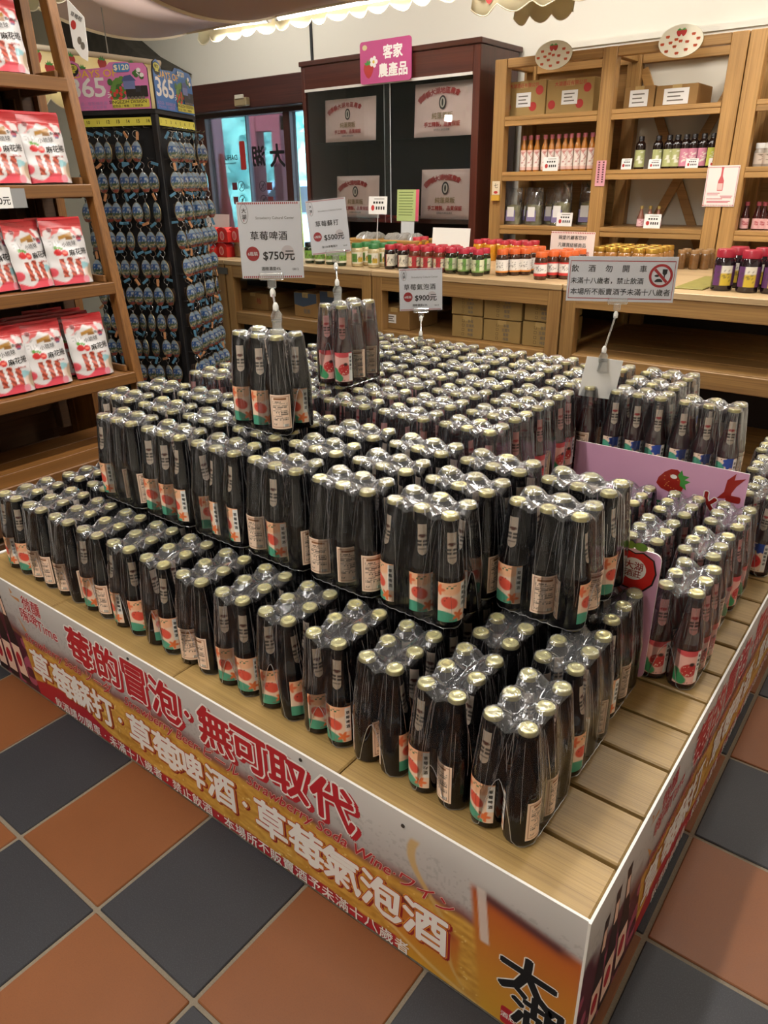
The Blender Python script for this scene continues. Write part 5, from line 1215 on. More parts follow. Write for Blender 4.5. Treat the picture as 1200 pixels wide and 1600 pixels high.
# ================================================================ leaning pine rack on the left, with snack bags
RK = wood('rack_pine', '#5f3d1c', '#835728', 'Y', .8, .5, .1); RKZ = wood('rack_pine_upright', '#623f1d', '#8c5d2b', 'Z', .8, .5, .1); RKD = wood('rack_pine_dark', '#3c2613', '#54371d', 'Y', .8, .6, .1)
RY0, RY1 = -.6, 3.93
RZ = [1.30, 2.225, 3.325, 4.43, 5.53, 6.6]; RX = [-3.47, -3.60, -3.745, -3.895, -4.03, -4.17]
rk = thing('leaning_rack', 'dark pine leaning rack of snack bags at left of the platform', 'rack', P(-3.6, RY1, 0))
def R_(x, y, z): return ((x+3.6)*S, (y-RY1)*S, z*S)
def beam(name, p, q, w, d, m, par):
    """straight timber from p to q; w along y, d along x"""
    p, q = Vector(p), Vector(q); ax = (q-p).normalized(); sx = Vector((0, 1, 0)); sy = ax.cross(sx).normalized(); sx = sy.cross(ax)
    M_ = Matrix((sy, sx, ax)).transposed().to_4x4(); M_.translation = p
    return MB().box(-d/2, d/2, -w/2, w/2, 0, (q-p).length, m, c=.003, xf=M_).build(name, par)
lean = lambda z: -3.44-.1345*(z-1.0)
for y in (RY0, RY1+.10):
    beam('front_upright', R_(lean(0)-.10, y, 0), R_(lean(7.6)-.10, y, 7.6), .036, .052, RKZ, rk)
    beam('rear_upright', R_(-5.35, y-.02, 0), R_(-5.35, y-.02, 7.6), .034, .07, RKZ, rk)
beam('rear_upright', R_(-5.1, RY1-.25, 1.3), R_(-5.3, RY1-.25, 7.6), .04, .06, RKD, rk); beam('rear_upright', R_(-4.75, RY1-.05, 2.2), R_(-4.95, RY1-.05, 7.6), .05, .04, RKD, rk)
MB().box(*[c for ab in zip(R_(-5.3, RY1+.04, 0), R_(-4.72, RY1+.15, 7.6)) for c in ab], RKZ).build('end_board', rk)
for k, (z, x) in enumerate(zip(RZ, RX)):
    a, b = R_(x-1.25, RY0, z), R_(x, RY1+.035, z)
    for j in range(3):
        xa = a[0]+(b[0]-a[0])*j/3; xb = a[0]+(b[0]-a[0])*(j+1)/3
        MB().box(xa+.002, xb-.002, a[1], b[1], z*S-.018, z*S, RK, c=.002).build('shelf_plank', rk)
    MB().box(b[0]-.022, b[0]+.004, a[1], b[1], z*S-.042, z*S+.002, RK, c=.003).build('shelf_lip', rk)
    for y in (RY0+.05, RY1-.12): MB().box(a[0], b[0]-.025, (y-RY1)*S, (y-RY1)*S+.02, z*S-.045, z*S-.0185, RKD, c=.002).build('bearer', rk)
    MB().box(b[0]-.16, b[0]-.03, -.012, .0, z*S+.001, z*S+.026, RK, c=.002).build('end_cleat', rk)
for z in (.35, .80, 1.55, 1.95, 3.1, 4.2, 5.3): MB().box(*[c for ab in zip(R_(-5.2, RY0, z), R_(-5.15, RY1-.3, z+.36)) for c in ab], RKD, c=.002).build('back_slat', rk)
for z in (.30, .70): MB().box(*[c for ab in zip(R_(-3.62, RY0, z), R_(-3.56, RY1-.02, z+.33)) for c in ab], RKD, c=.003).build('kick_board', rk)
MB().box(*[c for ab in zip(R_(-5.42, RY0, 0), R_(-5.38, RY1+.1, 7.6)) for c in ab], RKD).build('back_board', rk)  # dark board added to keep the space behind the bags near black
# snack bag
def bag_art(u, v):
    n = len(u); c = np.tile(lin('#d5d1d0'), (n, 1)); x = u*.72
    cl = .80+.05*np.cos((u-.5)*9)-.07*np.abs(u-.5)
    k = np.clip((v-.72)/.28, 0, 1)[:, None]; top = np.array(lin('#d96a68'))*(1-k)+np.array(lin('#a8161e'))*k
    m = soft(cl+.014*np.sin(u*31)-v, .02)[:, None]; c = c*(1-m)+top*m
    for q in ((.12, .80, .09), (.88, .80, .09), (.80, .86, .05), (.2, .86, .05)): c = over(c, soft(np.hypot(x-q[0]*.72, v-q[1]+.02)-q[2]*.7, .02)*.95, '#dfdcda')
    c = over(c, ((abs(v-.915) < .006) & (vnoise(u*40, v*3, 3) > .3)).astype(float)*.6, '#a01c24')
    c = over(c, soft(np.maximum(abs(x-.37)-.12, abs(v-.735-.25*(x-.37))-.03), .015), '#a97a35'); c = over(c, soft(np.maximum(abs(x-.43)-.06, abs(v-.70)-.025), .015), '#8c5f28')
    c = over(c, soft(np.hypot(x-.135, v-.84)-.04, .012)*.9, '#7a1a20')
    c = over(c, soft(np.hypot((x-.60)*.9, v-.69)-.045, .012), '#b23a4a'); c = over(c, soft(np.maximum(abs(x-.60)-.03, abs(v-.655)-.012), .01), '#4b5a80')
    c = over(c, (soft(np.hypot((x-.16), (v-.66)*1.1)-.10, .02)*(vnoise(x*45, v*45, 7) > .62))*.55, '#8a8888')
    for q in ((.17, .49, .062), (.28, .475, .058)): c = over(c, soft(np.hypot(x-q[0], (v-q[1])*1.15)-q[2], .012), '#c4292c')
    c = over(c, soft(np.hypot((x-.28)*1.0, (v-.475)*2.6)-.04, .02), '#e57a66')
    for q in ((.15, .565, .035), (.21, .56, .03), (.24, .545, .028)): c = over(c, soft(np.hypot(x-q[0], (v-q[1])*1.4)-q[2], .012), '#5f8f3a')
    for i, (cx, c0, c1) in enumerate(((.20, .10, .39), (.34, .09, .41), (.47, .11, .37))):
        w = .043+.006*np.sin((v-c0)*90+i)
        tw = .5+.5*np.sin((v*62+(x-cx)*55)); b = np.array(lin('#7c281d'))*(1-tw[:, None])+np.array(lin('#c9614a'))*tw[:, None]
        m = (soft(abs(x-cx-.02*(.25-v))-w, .008)*(v > c0)*(v < c1))[:, None]; c = c*(1-m)+b*m
    c = over(c, soft(abs(v-.27)-.035+.02*np.sin(x*20), .012)*(x > .52), '#8fb9bf'); c = over(c, soft(np.hypot(x-.60, (v-.16)*.8)-.065, .02), '#d9c2b4')
    c = over(c, soft(.07*vnoise(x*9, v*9, 5)+.64-.16*(v-.1)-x+.05*np.sin(v*14)*0, .02)*0+soft(np.hypot(x-.76, v-.17)-.15, .02), '#b09b82')
    c = over(c, soft(v-.085-.05*np.cos(u*9+1.2), .015)*(u < .72), '#d8505e'); c = over(c, soft(np.hypot(x-.55, v-.05)-.06, .015), '#dd8f9c')
    return over(c, soft(np.hypot(x-.02, v-.20)-.07, .015), '#d8505e')
u, v, f = grid(44, 60); bw, bh = .158, .228
th = .026*np.clip(np.minimum(u, 1-u)/.22, 0, 1)**.6*np.clip((1-v)/.75, 0, 1)**.8+.0012
th = th*(1+.12*(vnoise(u*4, v*6, 8)-.5)); th = np.where(v > .86, .0012, th)
wv = bw*(1-.05*np.clip(.3-v, 0, 1)*3+.0*v); xx = (u-.5)*wv
BAGFRONT = MB().add(np.stack([xx, -th+.002*np.sin(v*19+u*5)*(v > .1), v*bh], 1), f, PRINTG).build('front_print', None, 60, col=bag_art(u, v))
BAGBACK = MB().add(np.stack([xx, th*.75+.002*np.sin(v*19+u*5)*(v > .1), v*bh], 1), [q[::-1] for q in f], mat('bag_foil', '#c9bfba', .3, coat=.3)).build('back', None, 60)
k = MB(); fr = front((0, -.0285, 0))
def bagmap(x, y, h=0): return Vector((x, -.0012-.0006-.026*min(1, max(0, min(x/bw+.5, .5-x/bw)/.22))**.6*min(1, max(0, (1-y/bh)/.75))**.8*1.06-.0015, y))
for i, ch in enumerate('麻花捲'): k.text(TXT(ch, .024, .012), bagmap, 0, INKB, .010+.0235*i, .108+.003*i)
for i, ch in enumerate('小琉球'): k.text(TXT(ch, .018, .005), bagmap, 0, INKB, -.012+.019*i, .138+.002*i)
k.text(TXT('香Q酥脆', .011, .005), bagmap, 0, INKB, .050, .163); k.text(TXT('草莓口味', .008, .0), bagmap, 0, RED, .040, .086)
BAGTXT = k.build('lettering')
BAGTOP = MB().box(-bw/2, bw/2, -.0016, .0016, bh-.004, bh+.006, mat('bag_seal_red', '#c02028', .3), c=.001).build('seal')
bag_me = [(o.name.split('.')[0], o.data) for o in (BAGFRONT, BAGBACK, BAGTXT, BAGTOP)]
for o in (BAGFRONT, BAGBACK, BAGTXT, BAGTOP): bpy.data.objects.remove(o)
def snack(k, px, py, back, label, group, yaw=0.0, lean_=.16):
    """px, py: where the foot of the bag is seen; back: how far behind the shelf lip, in tiles"""
    x = RX[k]-.20-back; p = at_x(px, py, x)
    t = thing('snack_bag', label, 'snack bag', (x*S, p[1]*S, RZ[k]*S+.005), 0, group, (-lean_, 0, math.pi/2-.10+yaw))
    for nm, me in bag_me: obj(nm, me, t)
    return t
g = 'twisted snack bags on the leaning rack'
snack(4, 12, 113, .02, 'snack bag with red top, alone on the rack\'s top shelf at the frame edge', g)
snack(3, 82, 291, .0, 'snack bag on the third shelf up, right one in front', g, .0)
snack(3, 16, 291, .0, 'snack bag on the third shelf up, left one in front', g, .02)
snack(3, 56, 288, .22, 'snack bag on the third shelf up, behind between the front two', g, .05)
snack(2, 118, 452, .0, 'snack bag on the second shelf up, rightmost in front', g, .02)
snack(2, 62, 461, .02, 'snack bag on the second shelf up, turned aside left of the rightmost', g, .35)
snack(2, 98, 446, .24, 'snack bag on the second shelf up, half hidden behind the rightmost', g, .1)
snack(2, 8, 469, .06, 'snack bag on the second shelf up, third from the right in front', g, .25)
snack(2, -50, 482, .0, 'snack bag on the second shelf up, cut by the frame edge', g, .1)
snack(1, 152, 598, .0, 'snack bag on the lowest stocked shelf, rightmost in front', g, .03)
snack(1, 86, 612, .02, 'snack bag on the lowest stocked shelf, second from the right in front', g, .05)
snack(1, 26, 626, .02, 'snack bag on the lowest stocked shelf, third from the right in front', g, .05)
snack(1, -36, 640, .02, 'snack bag on the lowest stocked shelf, cut by the frame edge', g, .02)
for i, (px, py, bk) in enumerate(((130, 592, .27), (70, 602, .27), (12, 612, .27), (122, 586, .54), (64, 596, .54), (6, 606, .54), (90, 580, .81))):
    snack(1, px, py, bk, 'snack bag on the lowest stocked shelf, %s in the %s row' % (('right one', 'middle one', 'left one')[i % 3] if i < 6 else 'alone', ('second', 'third', 'back')[i//3]), g, .08*(i % 2))
# price tag on a shelf lip, card on the end board
p = at_x(6, 308, RX[3]+.03); t = thing('price_card', 'white price card in a clear sleeve on the rack shelf edge', 'price card', ((RX[3]+.035)*S, p[1]*S, p[2]*S), math.pi/2)
MB().box(-.06, .025, -.001, .001, -.035, .03, WHITE).build('sheet', t); MB().box(.0255, .075, -.001, .001, -.035, .026, mat('sleeve_grey', '#8b8b8b', .2)).build('sleeve', t); k = MB(); k.text(TXT('0元', .028, .02), front((0, -.0014, 0)), 0, INKB, -.002, -.012); k.build('lettering', t)
t = thing('price_card', 'white illustrated price card hanging on the end post of the leaning rack', 'price card', P(*at_y(120, 42, RY1+.22)), .35, None, (0, .12, .35))
MB().slab([(-.032, .08), (.032, .03), (.04, -.07), (.036, -.10), (.01, -.09), (-.02, -.06), (-.028, .0)], front(), -.001, .001, WHITE).build('sheet', t)
k = MB(); fr = front((0, -.0016, 0)); k.flat(ell(-.012, .005, .011, .014, 14), fr, 0, RED); k.text(TXT('草莓糕', .016, .01), fr, 0, INKB, .002, .03, rot=-.4)
for cx, cz in ((.008, -.04), (.02, -.055)): k.flat(ell(cx, cz, .009, .012, 12), fr, 0, GREYT)
k.build('printing', t)

# ================================================================ revolving keychain stand
KD = 10.55; kc = at_d(241, 178, KD); yk = -YAW-.20; wk = .395; KZ = kc[2]*S
ks = thing('keychain_stand', 'black square revolving stand of keychains with pink and blue header boards', 'display stand', (kc[0]*S, kc[1]*S, 0), yk)
KB = mat('stand_black', '#151518', .45); PEG = mat('pegboard', '#0f0f12', .7)
# local: corner post at the origin, left face along -x, right face along +y
MB().box(-wk+.01, -.01, .01, wk-.01, .08, KZ, PEG).build('core', ks)
for x, y in ((0, 0), (-wk, 0), (0, wk), (-wk, wk)): MB().box(x-.014, x+.014, y-.014, y+.014, .06, KZ, KB, c=.003).build('corner_post', ks)
MB().lathe([(.26, 0), (.26, .02), (.24, .05), (.08, .06), (.08, .08)], 24, KB, (-wk/2, wk/2, 0)).build('base', ks, 40)
MB().box(-wk-.014, .014, -.014, wk+.014, KZ, KZ+.02, KB, c=.002).build('top_frame', ks)
YEL = mat('number_strip', '#d9cf52', .5)
fl_ = Fr((-wk, -.0145, 0), (1, 0, 0), (0, 0, 1)); fr_ = Fr((.0145, 0, 0), (0, 1, 0), (0, 0, 1))
for F_, ns, nm in ((fl_, range(9, 17), 'left'), (fr_, range(1, 9), 'right')):
    st = MB().slab(rect(.012, wk-.012, KZ-.045, KZ-.012), F_, 0, .002, YEL).build('number_strip', ks); k = MB()
    for i, n in enumerate(ns): k.text(TXT(str(n), .020, .02), F_, .0024, INKB, wk*(i+.5)/8, KZ-.027)
    k.build('numbers', st)
HPK, HBL = mat('header_pink', '#d97db4', .4), mat('header_blue', '#3f73b5', .4)
def header(F_, m, nm):
    z0 = KZ+.02; F_ = Fr(F_.o-F_.v*z0*(.78-1), F_.u, F_.v*.78)
    pts = [(0, z0), (wk, z0), (wk, z0+.20), (wk*.96, z0+.225), (wk*.80, z0+.228), (wk*.74, z0+.235), (wk*.56, z0+.235), (wk*.50, z0+.212), (wk*.20, z0+.205), (wk*.17, z0+.235), (wk*.10, z0+.252), (wk*.03, z0+.235), (0, z0+.19)]
    b = MB().slab(pts, F_, -.004, .004, m, mat('header_edge', '#2a2a30', .5)).build('header_board', ks)
    k = MB(); W1 = INKW
    k.text(TXT('365', .135, .02, sp=.9), F_, .0046, W1, wk*.25, z0+.115); k.text(TXT('天', .034, .02), F_, .0046, W1, wk*.525, z0+.075)
    k.text(TXT('DAYS OF', .052, .012), F_, .0046, mat('header_yellow', '#f2c14a', .5), wk*.37, z0+.183)
    k.text(TXT('紀念品 · 客製鑰匙圈', .020, .005), F_, .0046, mat('header_mauve', '#b184b8', .5), wk*.25, z0+.035); k.text(TXT('STATION · 大湖草莓', .018, .004), F_, .0046, mat('header_mauve', '#b184b8', .5), wk*.25, z0+.015)
    k.flat(rrect(wk*.60, wk*.80, z0+.185, z0+.228, .012), F_, .006, mat('tag_blue', '#4b86c2' if m is HPK else '#e08a4a', .4)); k.text(TXT('$120', .036, .025), F_, .0066, mat('cream_ink', '#efe6c4', .5), wk*.70, z0+.206)
    k.flat(ell(wk*.09, z0+.205, .033, .033, 24), F_, .005, INKB); k.flat(ell(wk*.09, z0+.215, .029, .018, 20), F_, .0056, YEL); k.text(TXT('後生', .020, .02), F_, .0062, INKB, wk*.09, z0+.216); k.flat(rect(wk*.05, wk*.13, z0+.190, z0+.198), F_, .0056, YEL)
    k.flat(rrect(wk*.53, wk*.985, z0+.008, z0+.05, .006), F_, .006, YEL); k.text(TXT('SINGEZIH DESIGN', .0225, .014), F_, .0066, INKB, wk*.725, z0+.038); k.text(TXT('紀念品｜客製｜了解更多', .0135, .01), F_, .0066, INKB, wk*.72, z0+.018)
    k.build('lettering', b)
    k = MB(); rr = random.Random(3)
    for i in range(26): k.flat(ell(wk*rr.uniform(.53, .70), z0+rr.uniform(.06, .15), rr.uniform(.010, .02), rr.uniform(.010, .018), 9), F_, .0046+.00004*i, mat(('art_leaf', 'art_leaf_dark')[i % 2], ('#5f8a3c', '#3f6a33')[i % 2], .5))
    for i in range(14): k.flat(ell(wk*rr.uniform(.53, .72), z0+rr.uniform(.055, .11), .007, .008, 8), F_, .0064+.00004*i, mat('art_berry', '#cf3d3a', .5))
    k.flat(rect(wk*.70, wk*.84, z0+.10, z0+.15), F_, .0072, mat('art_slate', '#6f78a8', .5)); k.flat([(wk*.68, z0+.14), (wk*.86, z0+.14), (wk*.80, z0+.17), (wk*.72, z0+.165)], F_, .0074, mat('art_roof', '#4d5684', .5))
    k.flat(rrect(wk*.72, wk*.90, z0+.055, z0+.10, .004), F_, .0078, INKB); k.flat(rrect(wk*.90, wk*.985, z0+.06, z0+.115, .004), F_, .0076, INKB); k.flat(rect(wk*.84, wk*.90, z0+.085, z0+.115), F_, .008, mat('art_char', '#2f2f38', .5))
    for i in range(5): k.flat(ell(wk*(.745+.045*i), z0+.056, .008, .008, 10), F_, .0083, GREYT)
    for i in range(9): k.flat(ell(wk*rr.uniform(.82, .96), z0+rr.uniform(.155, .205), .011, .011, 8), F_, .0046+.0001*i, INKW if i % 2 else mat('art_leaf_dark', '#3f6a33', .5))
    k.build('picture', b)
header(fl_, HPK, 'pink'); header(fr_, HBL, 'blue')
# keychains: epoxy fob, chain and split ring, tag
u, v, f = grid(10, 16); fw, fh = .046, .082
def fob_art(u, v):
    n = len(u); y = v; c = np.tile(lin('#44535f'), (n, 1)); a = vnoise(u*6, v*8, 4)
    c = over(c, (v > .45).astype(float)*(.5+.5*a), '#234b86'); c = over(c, (v > .8)*1.0, '#7d8f9c'); c = over(c, ((v < .48) & (a > .4))*1.0, '#3d4f3a'); c = over(c, ((v < .34) & (a > .55))*1.0, '#8f8468'); c = over(c, (v < .16)*1.0, '#7a3a30')
    return over(c, ((vnoise(u*10, v*14, 9) > .78) & (v > .25) & (v < .9))*1.0, '#98a3a8')
wv = np.sin(np.clip(v*.92+.06, 0, 1)*math.pi)**.55
X = (u-.5)*fw*wv
FOB = MB().add(np.stack([X, -.003-.002*np.clip(1-(2*u-1)**2, 0, 1), -.052-fh+fh*v], 1), f, print_mat('fob_print', .15, .6, .8)).build('fob', None, 60, col=fob_art(u, v))
FOBB = MB().add(np.stack([X, 0*u+.0015, -.052-fh+fh*v], 1), [q[::-1] for q in f], mat('fob_leather', '#3a2a20', .6))
nx = 10; ny = 16; rim = [j*(nx+1) for j in range(ny+1)]+[j*(nx+1)+nx for j in range(ny, -1, -1)]
FOBB.tube([(X[i], -.001, -.052-fh+fh*v[i]) for i in rim], .0024, 5, mat('fob_rim', '#8a7a55', .3, .7), closed=True); FOBB = FOBB.build('fob_back', None, 60)
STL = mat('key_steel', '#a9a9ab', .25, .95)
RNG = MB(); RNG.tube([(.014*math.cos(a), .001, -.022+.014*math.sin(a)) for a in np.linspace(0, 2*math.pi, 15)[:-1]], .0015, 5, STL, closed=True); RNG.tube([(0, 0, -.036), (.002, -.002, -.044), (0, 0, -.053)], .0022, 5, STL); RNG = RNG.build('split_ring', None, 60)
TAGS = [MB().box(-.006, .006, -.002, .002, -.034, 0, mat('tag_'+n_, c_, .5), c=.001).build('strap', None) for n_, c_ in (('teal', '#4a7791'), ('tan', '#b98358'))]
PEGM = MB().tube([(0, .02, 0), (0, -.05, .0), (0, -.056, .006)], .0018, 5, STL).build('peg', None)
SIDE = MB()   # the fobs of a full peg seen edge on
for i in range(2): SIDE.slab([(-.017, -.06), (-.02, -.09), (-.012, -.122), (.012, -.122), (.02, -.09), (.017, -.06)], Fr((0, .012+.011*i, 0), (1, 0, 0), (0, 0, 1)), 0, .003, mat('fob_leather', '#3a2a20', .6))
me_k = {n: o.data for n, o in (('fob', FOB), ('fob_back', FOBB), ('ring', RNG), ('teal', TAGS[0]), ('tan', TAGS[1]), ('peg', PEGM), ('side', SIDE.build('fob_stack')))}
for o in [o for o in COL.objects if o.parent is None and o.data and o.name.split('.')[0] in ('fob', 'fob_back', 'split_ring', 'strap', 'peg', 'fob_stack')]: bpy.data.objects.remove(o)
M0 = Matrix.Translation((kc[0]*S, kc[1]*S, 0)) @ Matrix.Rotation(yk, 4, 'Z'); nr, pit = 10, .127
for face in (0, 1):
    for r in range(nr):
        z = KZ-.056-pit*r
        for i in range(8):
            if face == 0: loc = Vector((-wk*(8-i-.5)/8, -.016, z)); az = 0.0
            else: loc = Vector((.016, wk*(i+.5)/8, z)); az = math.pi/2
            t = obj('peg', me_k['peg'], ks, loc, (0, 0, az))
            full = face == 1 or random.random() > .05
            if not full: continue
            q = M0 @ (loc+Vector((0, -.035, -.003)) if face == 0 else loc+Vector((.035, 0, -.003)))
            lab = 'keychain in row %s from the top of the stand\'s %s face, %s from the left' % (ORD[r].replace('first', 'one').replace('second', 'two').replace('third', 'three').replace('fourth', 'four').replace('fifth', 'five').replace('sixth', 'six').replace('seventh', 'seven').replace('eighth', 'eight').replace('ninth', 'nine').replace('tenth', 'ten'), ('left', 'right')[face], ORD[i])
            o = thing('keychain', lab, 'keychain', q, 0, 'keychains on the revolving stand', (random.uniform(-.05, .05), random.uniform(-.10, .10), yk+az+(random.uniform(-.45, .35) if face == 0 else random.choice((-1.1, -.6, .15))+random.uniform(-.3, .3))))
            obj('fob', me_k['fob'], o); obj('fob_back', me_k['fob_back'], o); obj('split_ring', me_k['ring'], o)
            obj('strap', me_k[random.choice(('teal', 'teal', 'tan'))], o, (random.uniform(-.01, .01), -.006, -.012), (0, random.uniform(-1.5, 1.5), 0))
            if face == 1 or random.random() < .5: obj('fob_stack', me_k['side'], o)

# ================================================================ price signs held by clear clips
CLR = thin_glass('clear_acrylic', (.97, .98, .98), 1.5, .10, .04, haze=.10, hazecol=(.9, .9, .9)); WHP = mat('white_joint', '#dedcd6', .4)
SLV = thin_glass('clear_sleeve', (.99, .99, 1), .5, .0, .05)
SIGNP = mat('sign_paper', '#ececee', .5)
def sign(l, r, t_, b, dep, label, draw, yaw=-YAW, roll=0.0, tilt=.0):
    p = at_d((l+r)/2, (t_+b)/2, dep); w, h = (r-l)*dep/F_PX*S, (b-t_)*dep/F_PX*S*1.04
    t = thing('price_sign', label, 'sign', P(*p), 0, None, (tilt, roll, yaw))
    MB().box(-w/2, w/2, -.0008, .0008, -h/2, h/2, SIGNP).build('card', t); MB().box(-w/2-.004, w/2+.004, -.0022, -.0018, -h/2-.004, h/2+.006, SLV).build('sleeve', t)
    k = MB(); fr = Fr((0, -.0012, 0), (w/2, 0, 0), (0, 0, w/2)); draw(k, fr, h/w); k.build('lettering', t)
    return t, p, w, h
def price(name, amount, note, code):
    def d(k, fr, a):
        n = 30
        for i in range(n):
            for z in (a-.045, -a+.045):
                k.flat(rect(-.95+1.9*i/n, -.95+1.9*(i+.55)/n, z-.028, z+.028), fr, 0, RED)
        e, e2 = ell(-.78, a*.70, .13, .22*a/.85, 24), ell(-.78, a*.70, .12, .21*a/.85, 24); k.add([fr(*q, 0) for q in e+e2], [(i, (i+1) % 24, 24+(i+1) % 24, 24+i) for i in range(24)], GREYT)
        k.text(TXT('大', .15, .02), fr, 0, INKB, -.78, a*.78); k.text(TXT('湖', .15, .02), fr, 0, INKB, -.78, a*.62); k.flat(rect(-.81, -.79, a*.5, a*.56), fr, 0, RED)
        k.text(TXT('Strawberry Cultural Center', .108, .0), fr, 0, GREYT, .18, a*.58)
        k.text(TXT(name, .29, .012, sp=1.08), fr, 0, INKB, -.05, a*.13)
        k.flat(ell(-.60, -a*.34, .21, .21*1.05, 32), fr, 0, mat('dot_red', '#a92a2c', .5)); k.text(TXT('6瓶裝', .13, .015), fr, .0003, INKW, -.60, -a*.34)
        k.flat(ell(.52, -a*.30, .2, .2, 28), fr, 0, mat('dot_pale', '#dcd3d3', .5)); k.text(TXT(amount, .34, .022), fr, .0003, INKB, .23, -a*.40)
        k.text(TXT(note, .12, .012), fr, 0, INKB, -.05, -a*.74); k.text(TXT(code, .10, .0), fr, 0, INKB, .74, -a*.76)
    return d
def warn(k, fr, a):
    R2 = mat('warn_red', '#b3262b', .5)
    for x0, x1, z0, z1 in ((-.965, .965, a-.09, a-.075), (-.965, .965, -a+.05, -a+.065), (-.965, -.955, -a+.05, a-.075), (.955, .965, -a+.05, a-.075)): k.flat(rect(x0, x1, z0, z1), fr, 0, R2)
    for i, ch in enumerate('飲酒勿開車'): k.text(TXT(ch, .14, .012), fr, 0, BLK, -.87+.315*i, a*.47)
    k.text(TXT('未滿十八歲者，禁止飲酒', .124, .012), fr, 0, BLK, -.26, -.03); k.text(TXT('本場所不販賣酒予未滿十八歲者', .133, .012), fr, 0, BLK, .0, -a*.56)
    cx, cz = .72, a*.18; o_, i_ = ell(cx, cz, .215, .215, 36), ell(cx, cz, .17, .17, 36)
    k.add([fr(*q, .0004) for q in o_+i_], [(i, (i+1) % 36, 36+(i+1) % 36, 36+i) for i in range(36)], R2)
    k.flat([(cx-.135, cz+.10), (cx-.10, cz+.135), (cx+.135, cz-.10), (cx+.10, cz-.135)], fr, .0004, R2)
    k.flat([(cx+.02, cz+.12), (cx+.11, cz+.12), (cx+.105, cz+.04), (cx+.075, cz+.01), (cx+.075, cz-.05), (cx+.1, cz-.06), (cx+.03, cz-.06), (cx+.055, cz-.05), (cx+.055, cz+.01), (cx+.025, cz+.04)], fr, .0002, BLK)
    k.flat([(cx-.1, cz-.09), (cx-.06, cz-.055), (cx+.0, cz-.055), (cx+.04, cz-.09), (cx+.04, cz-.115), (cx-.1, cz-.115)], fr, .0002, BLK); k.flat(ell(cx-.07, cz+.0, .045, .022, 10), fr, .0002, BLK)
def clip(base, top, label, yaw=-YAW, k=1.0):
    """clear sign clip: a spring clip below, a rod between two ball joints, a bar clamp above"""
    b, t_ = Vector(base), Vector(top); t = thing('sign_clip', label, 'sign holder', b, yaw, 'clear sign clips'); R = Matrix.Rotation(-yaw, 3, 'Z'); q = R @ (t_-b)
    c = MB()
    for s_ in (-1, 1): c.slab([(-.016*k, 0), (.016*k, 0), (.013*k, .02*k), (.016*k, .045*k), (.007*k, .055*k), (-.007*k, .055*k), (-.016*k, .04*k), (-.012*k, .02*k)], Fr((0, s_*.006*k, 0), (.8, s_*.25, 0), (0, -s_*.12, 1)), -.0015, .0015, CLR)
    c.tube([(-.012*k, 0, .03*k), (.012*k, 0, .03*k)], .004*k, 8, CLR); c.build('spring_clip', t)
    r0 = Vector((0, 0, .058*k)); r1 = q-Vector((0, 0, .034*k)); d = (r1-r0)
    MB().tube([r0, r1], .0026, 8, CLR).build('rod', t)
    for p_ in (r0+d.normalized()*.004, r1-d.normalized()*.004): MB().lathe([(.003, -.010), (.0062, -.008), (.0068, .002), (.0045, .008), (.003, .010)], 12, WHP, p_).build('joint', t, 40)
    m = MB(); m.box(q.x-.010, q.x+.010, q.y-.004, q.y+.004, q.z-.026, q.z-.006, CLR, c=.002); m.box(q.x-.028, q.x+.028, q.y-.005, q.y+.004, q.z-.008, q.z+.008, CLR, c=.002); m.build('bar_clamp', t)
def spot(px, py, dep): return Vector(P(*at_d(px, py, dep)))
d1 = depth((.65, 2.40, 3.4)); t, p, w, h = sign(374, 472, 322, 430, d1, 'white 750 price sign for strawberry beer with red dashed borders', price('草莓啤酒', '$750元', '酒精濃度4%', '0812'), roll=math.radians(0))
clip(spot(434, 522, d1), spot(424, 432, d1), 'clear clip stand carrying the 750 sign on the dark top pack')
d2 = depth((.10, 3.85, 3.4)); sign(482, 544, 316, 392, d2, 'white 500 price sign for strawberry soda, tilted', price('草莓蘇打', '$500元', '含10%草莓果汁', '0640'), roll=math.radians(-5))
clip(spot(528, 476, d2), spot(524, 395, d2), 'clear clip stand carrying the 500 sign on the clear soda pack')
d3 = depth((-.35, 5.6, 2.65)); sign(624, 691, 422, 483, d3, 'white 900 price sign for sparkling wine before the cartons', price('草莓氣泡酒', '$900元', '酒精濃度6.5%', '0614'), roll=math.radians(-1))
clip(spot(657, 541, d3), spot(658, 485, d3), 'clear clip stand carrying the 900 sign at the back of the packs', k=.75)
d4 = depth((2.2, 5.0, 2.7)); t, p, w, h = sign(889, 1051, 404, 469, d4, 'wide white warning sign forbidding drinking and driving with red border', warn, yaw=-YAW-.25); t.name = 'warning_sign'
clip(spot(940, 580, d4), spot(965, 471, d4), 'clear clip stand leaning between white card and warning sign')
a = at_d(940, 589, d4); wd = 56*d4/F_PX*S
t = thing('blank_card', 'blank white card gripped by the clip under the warning sign', 'card', P(*a), 0, None, (0, math.radians(7), -YAW-.1)); MB().box(-wd/2, wd/2, .009, .0105, -wd*.62, wd*.5, WHITE, c=0).build('sheet', t)

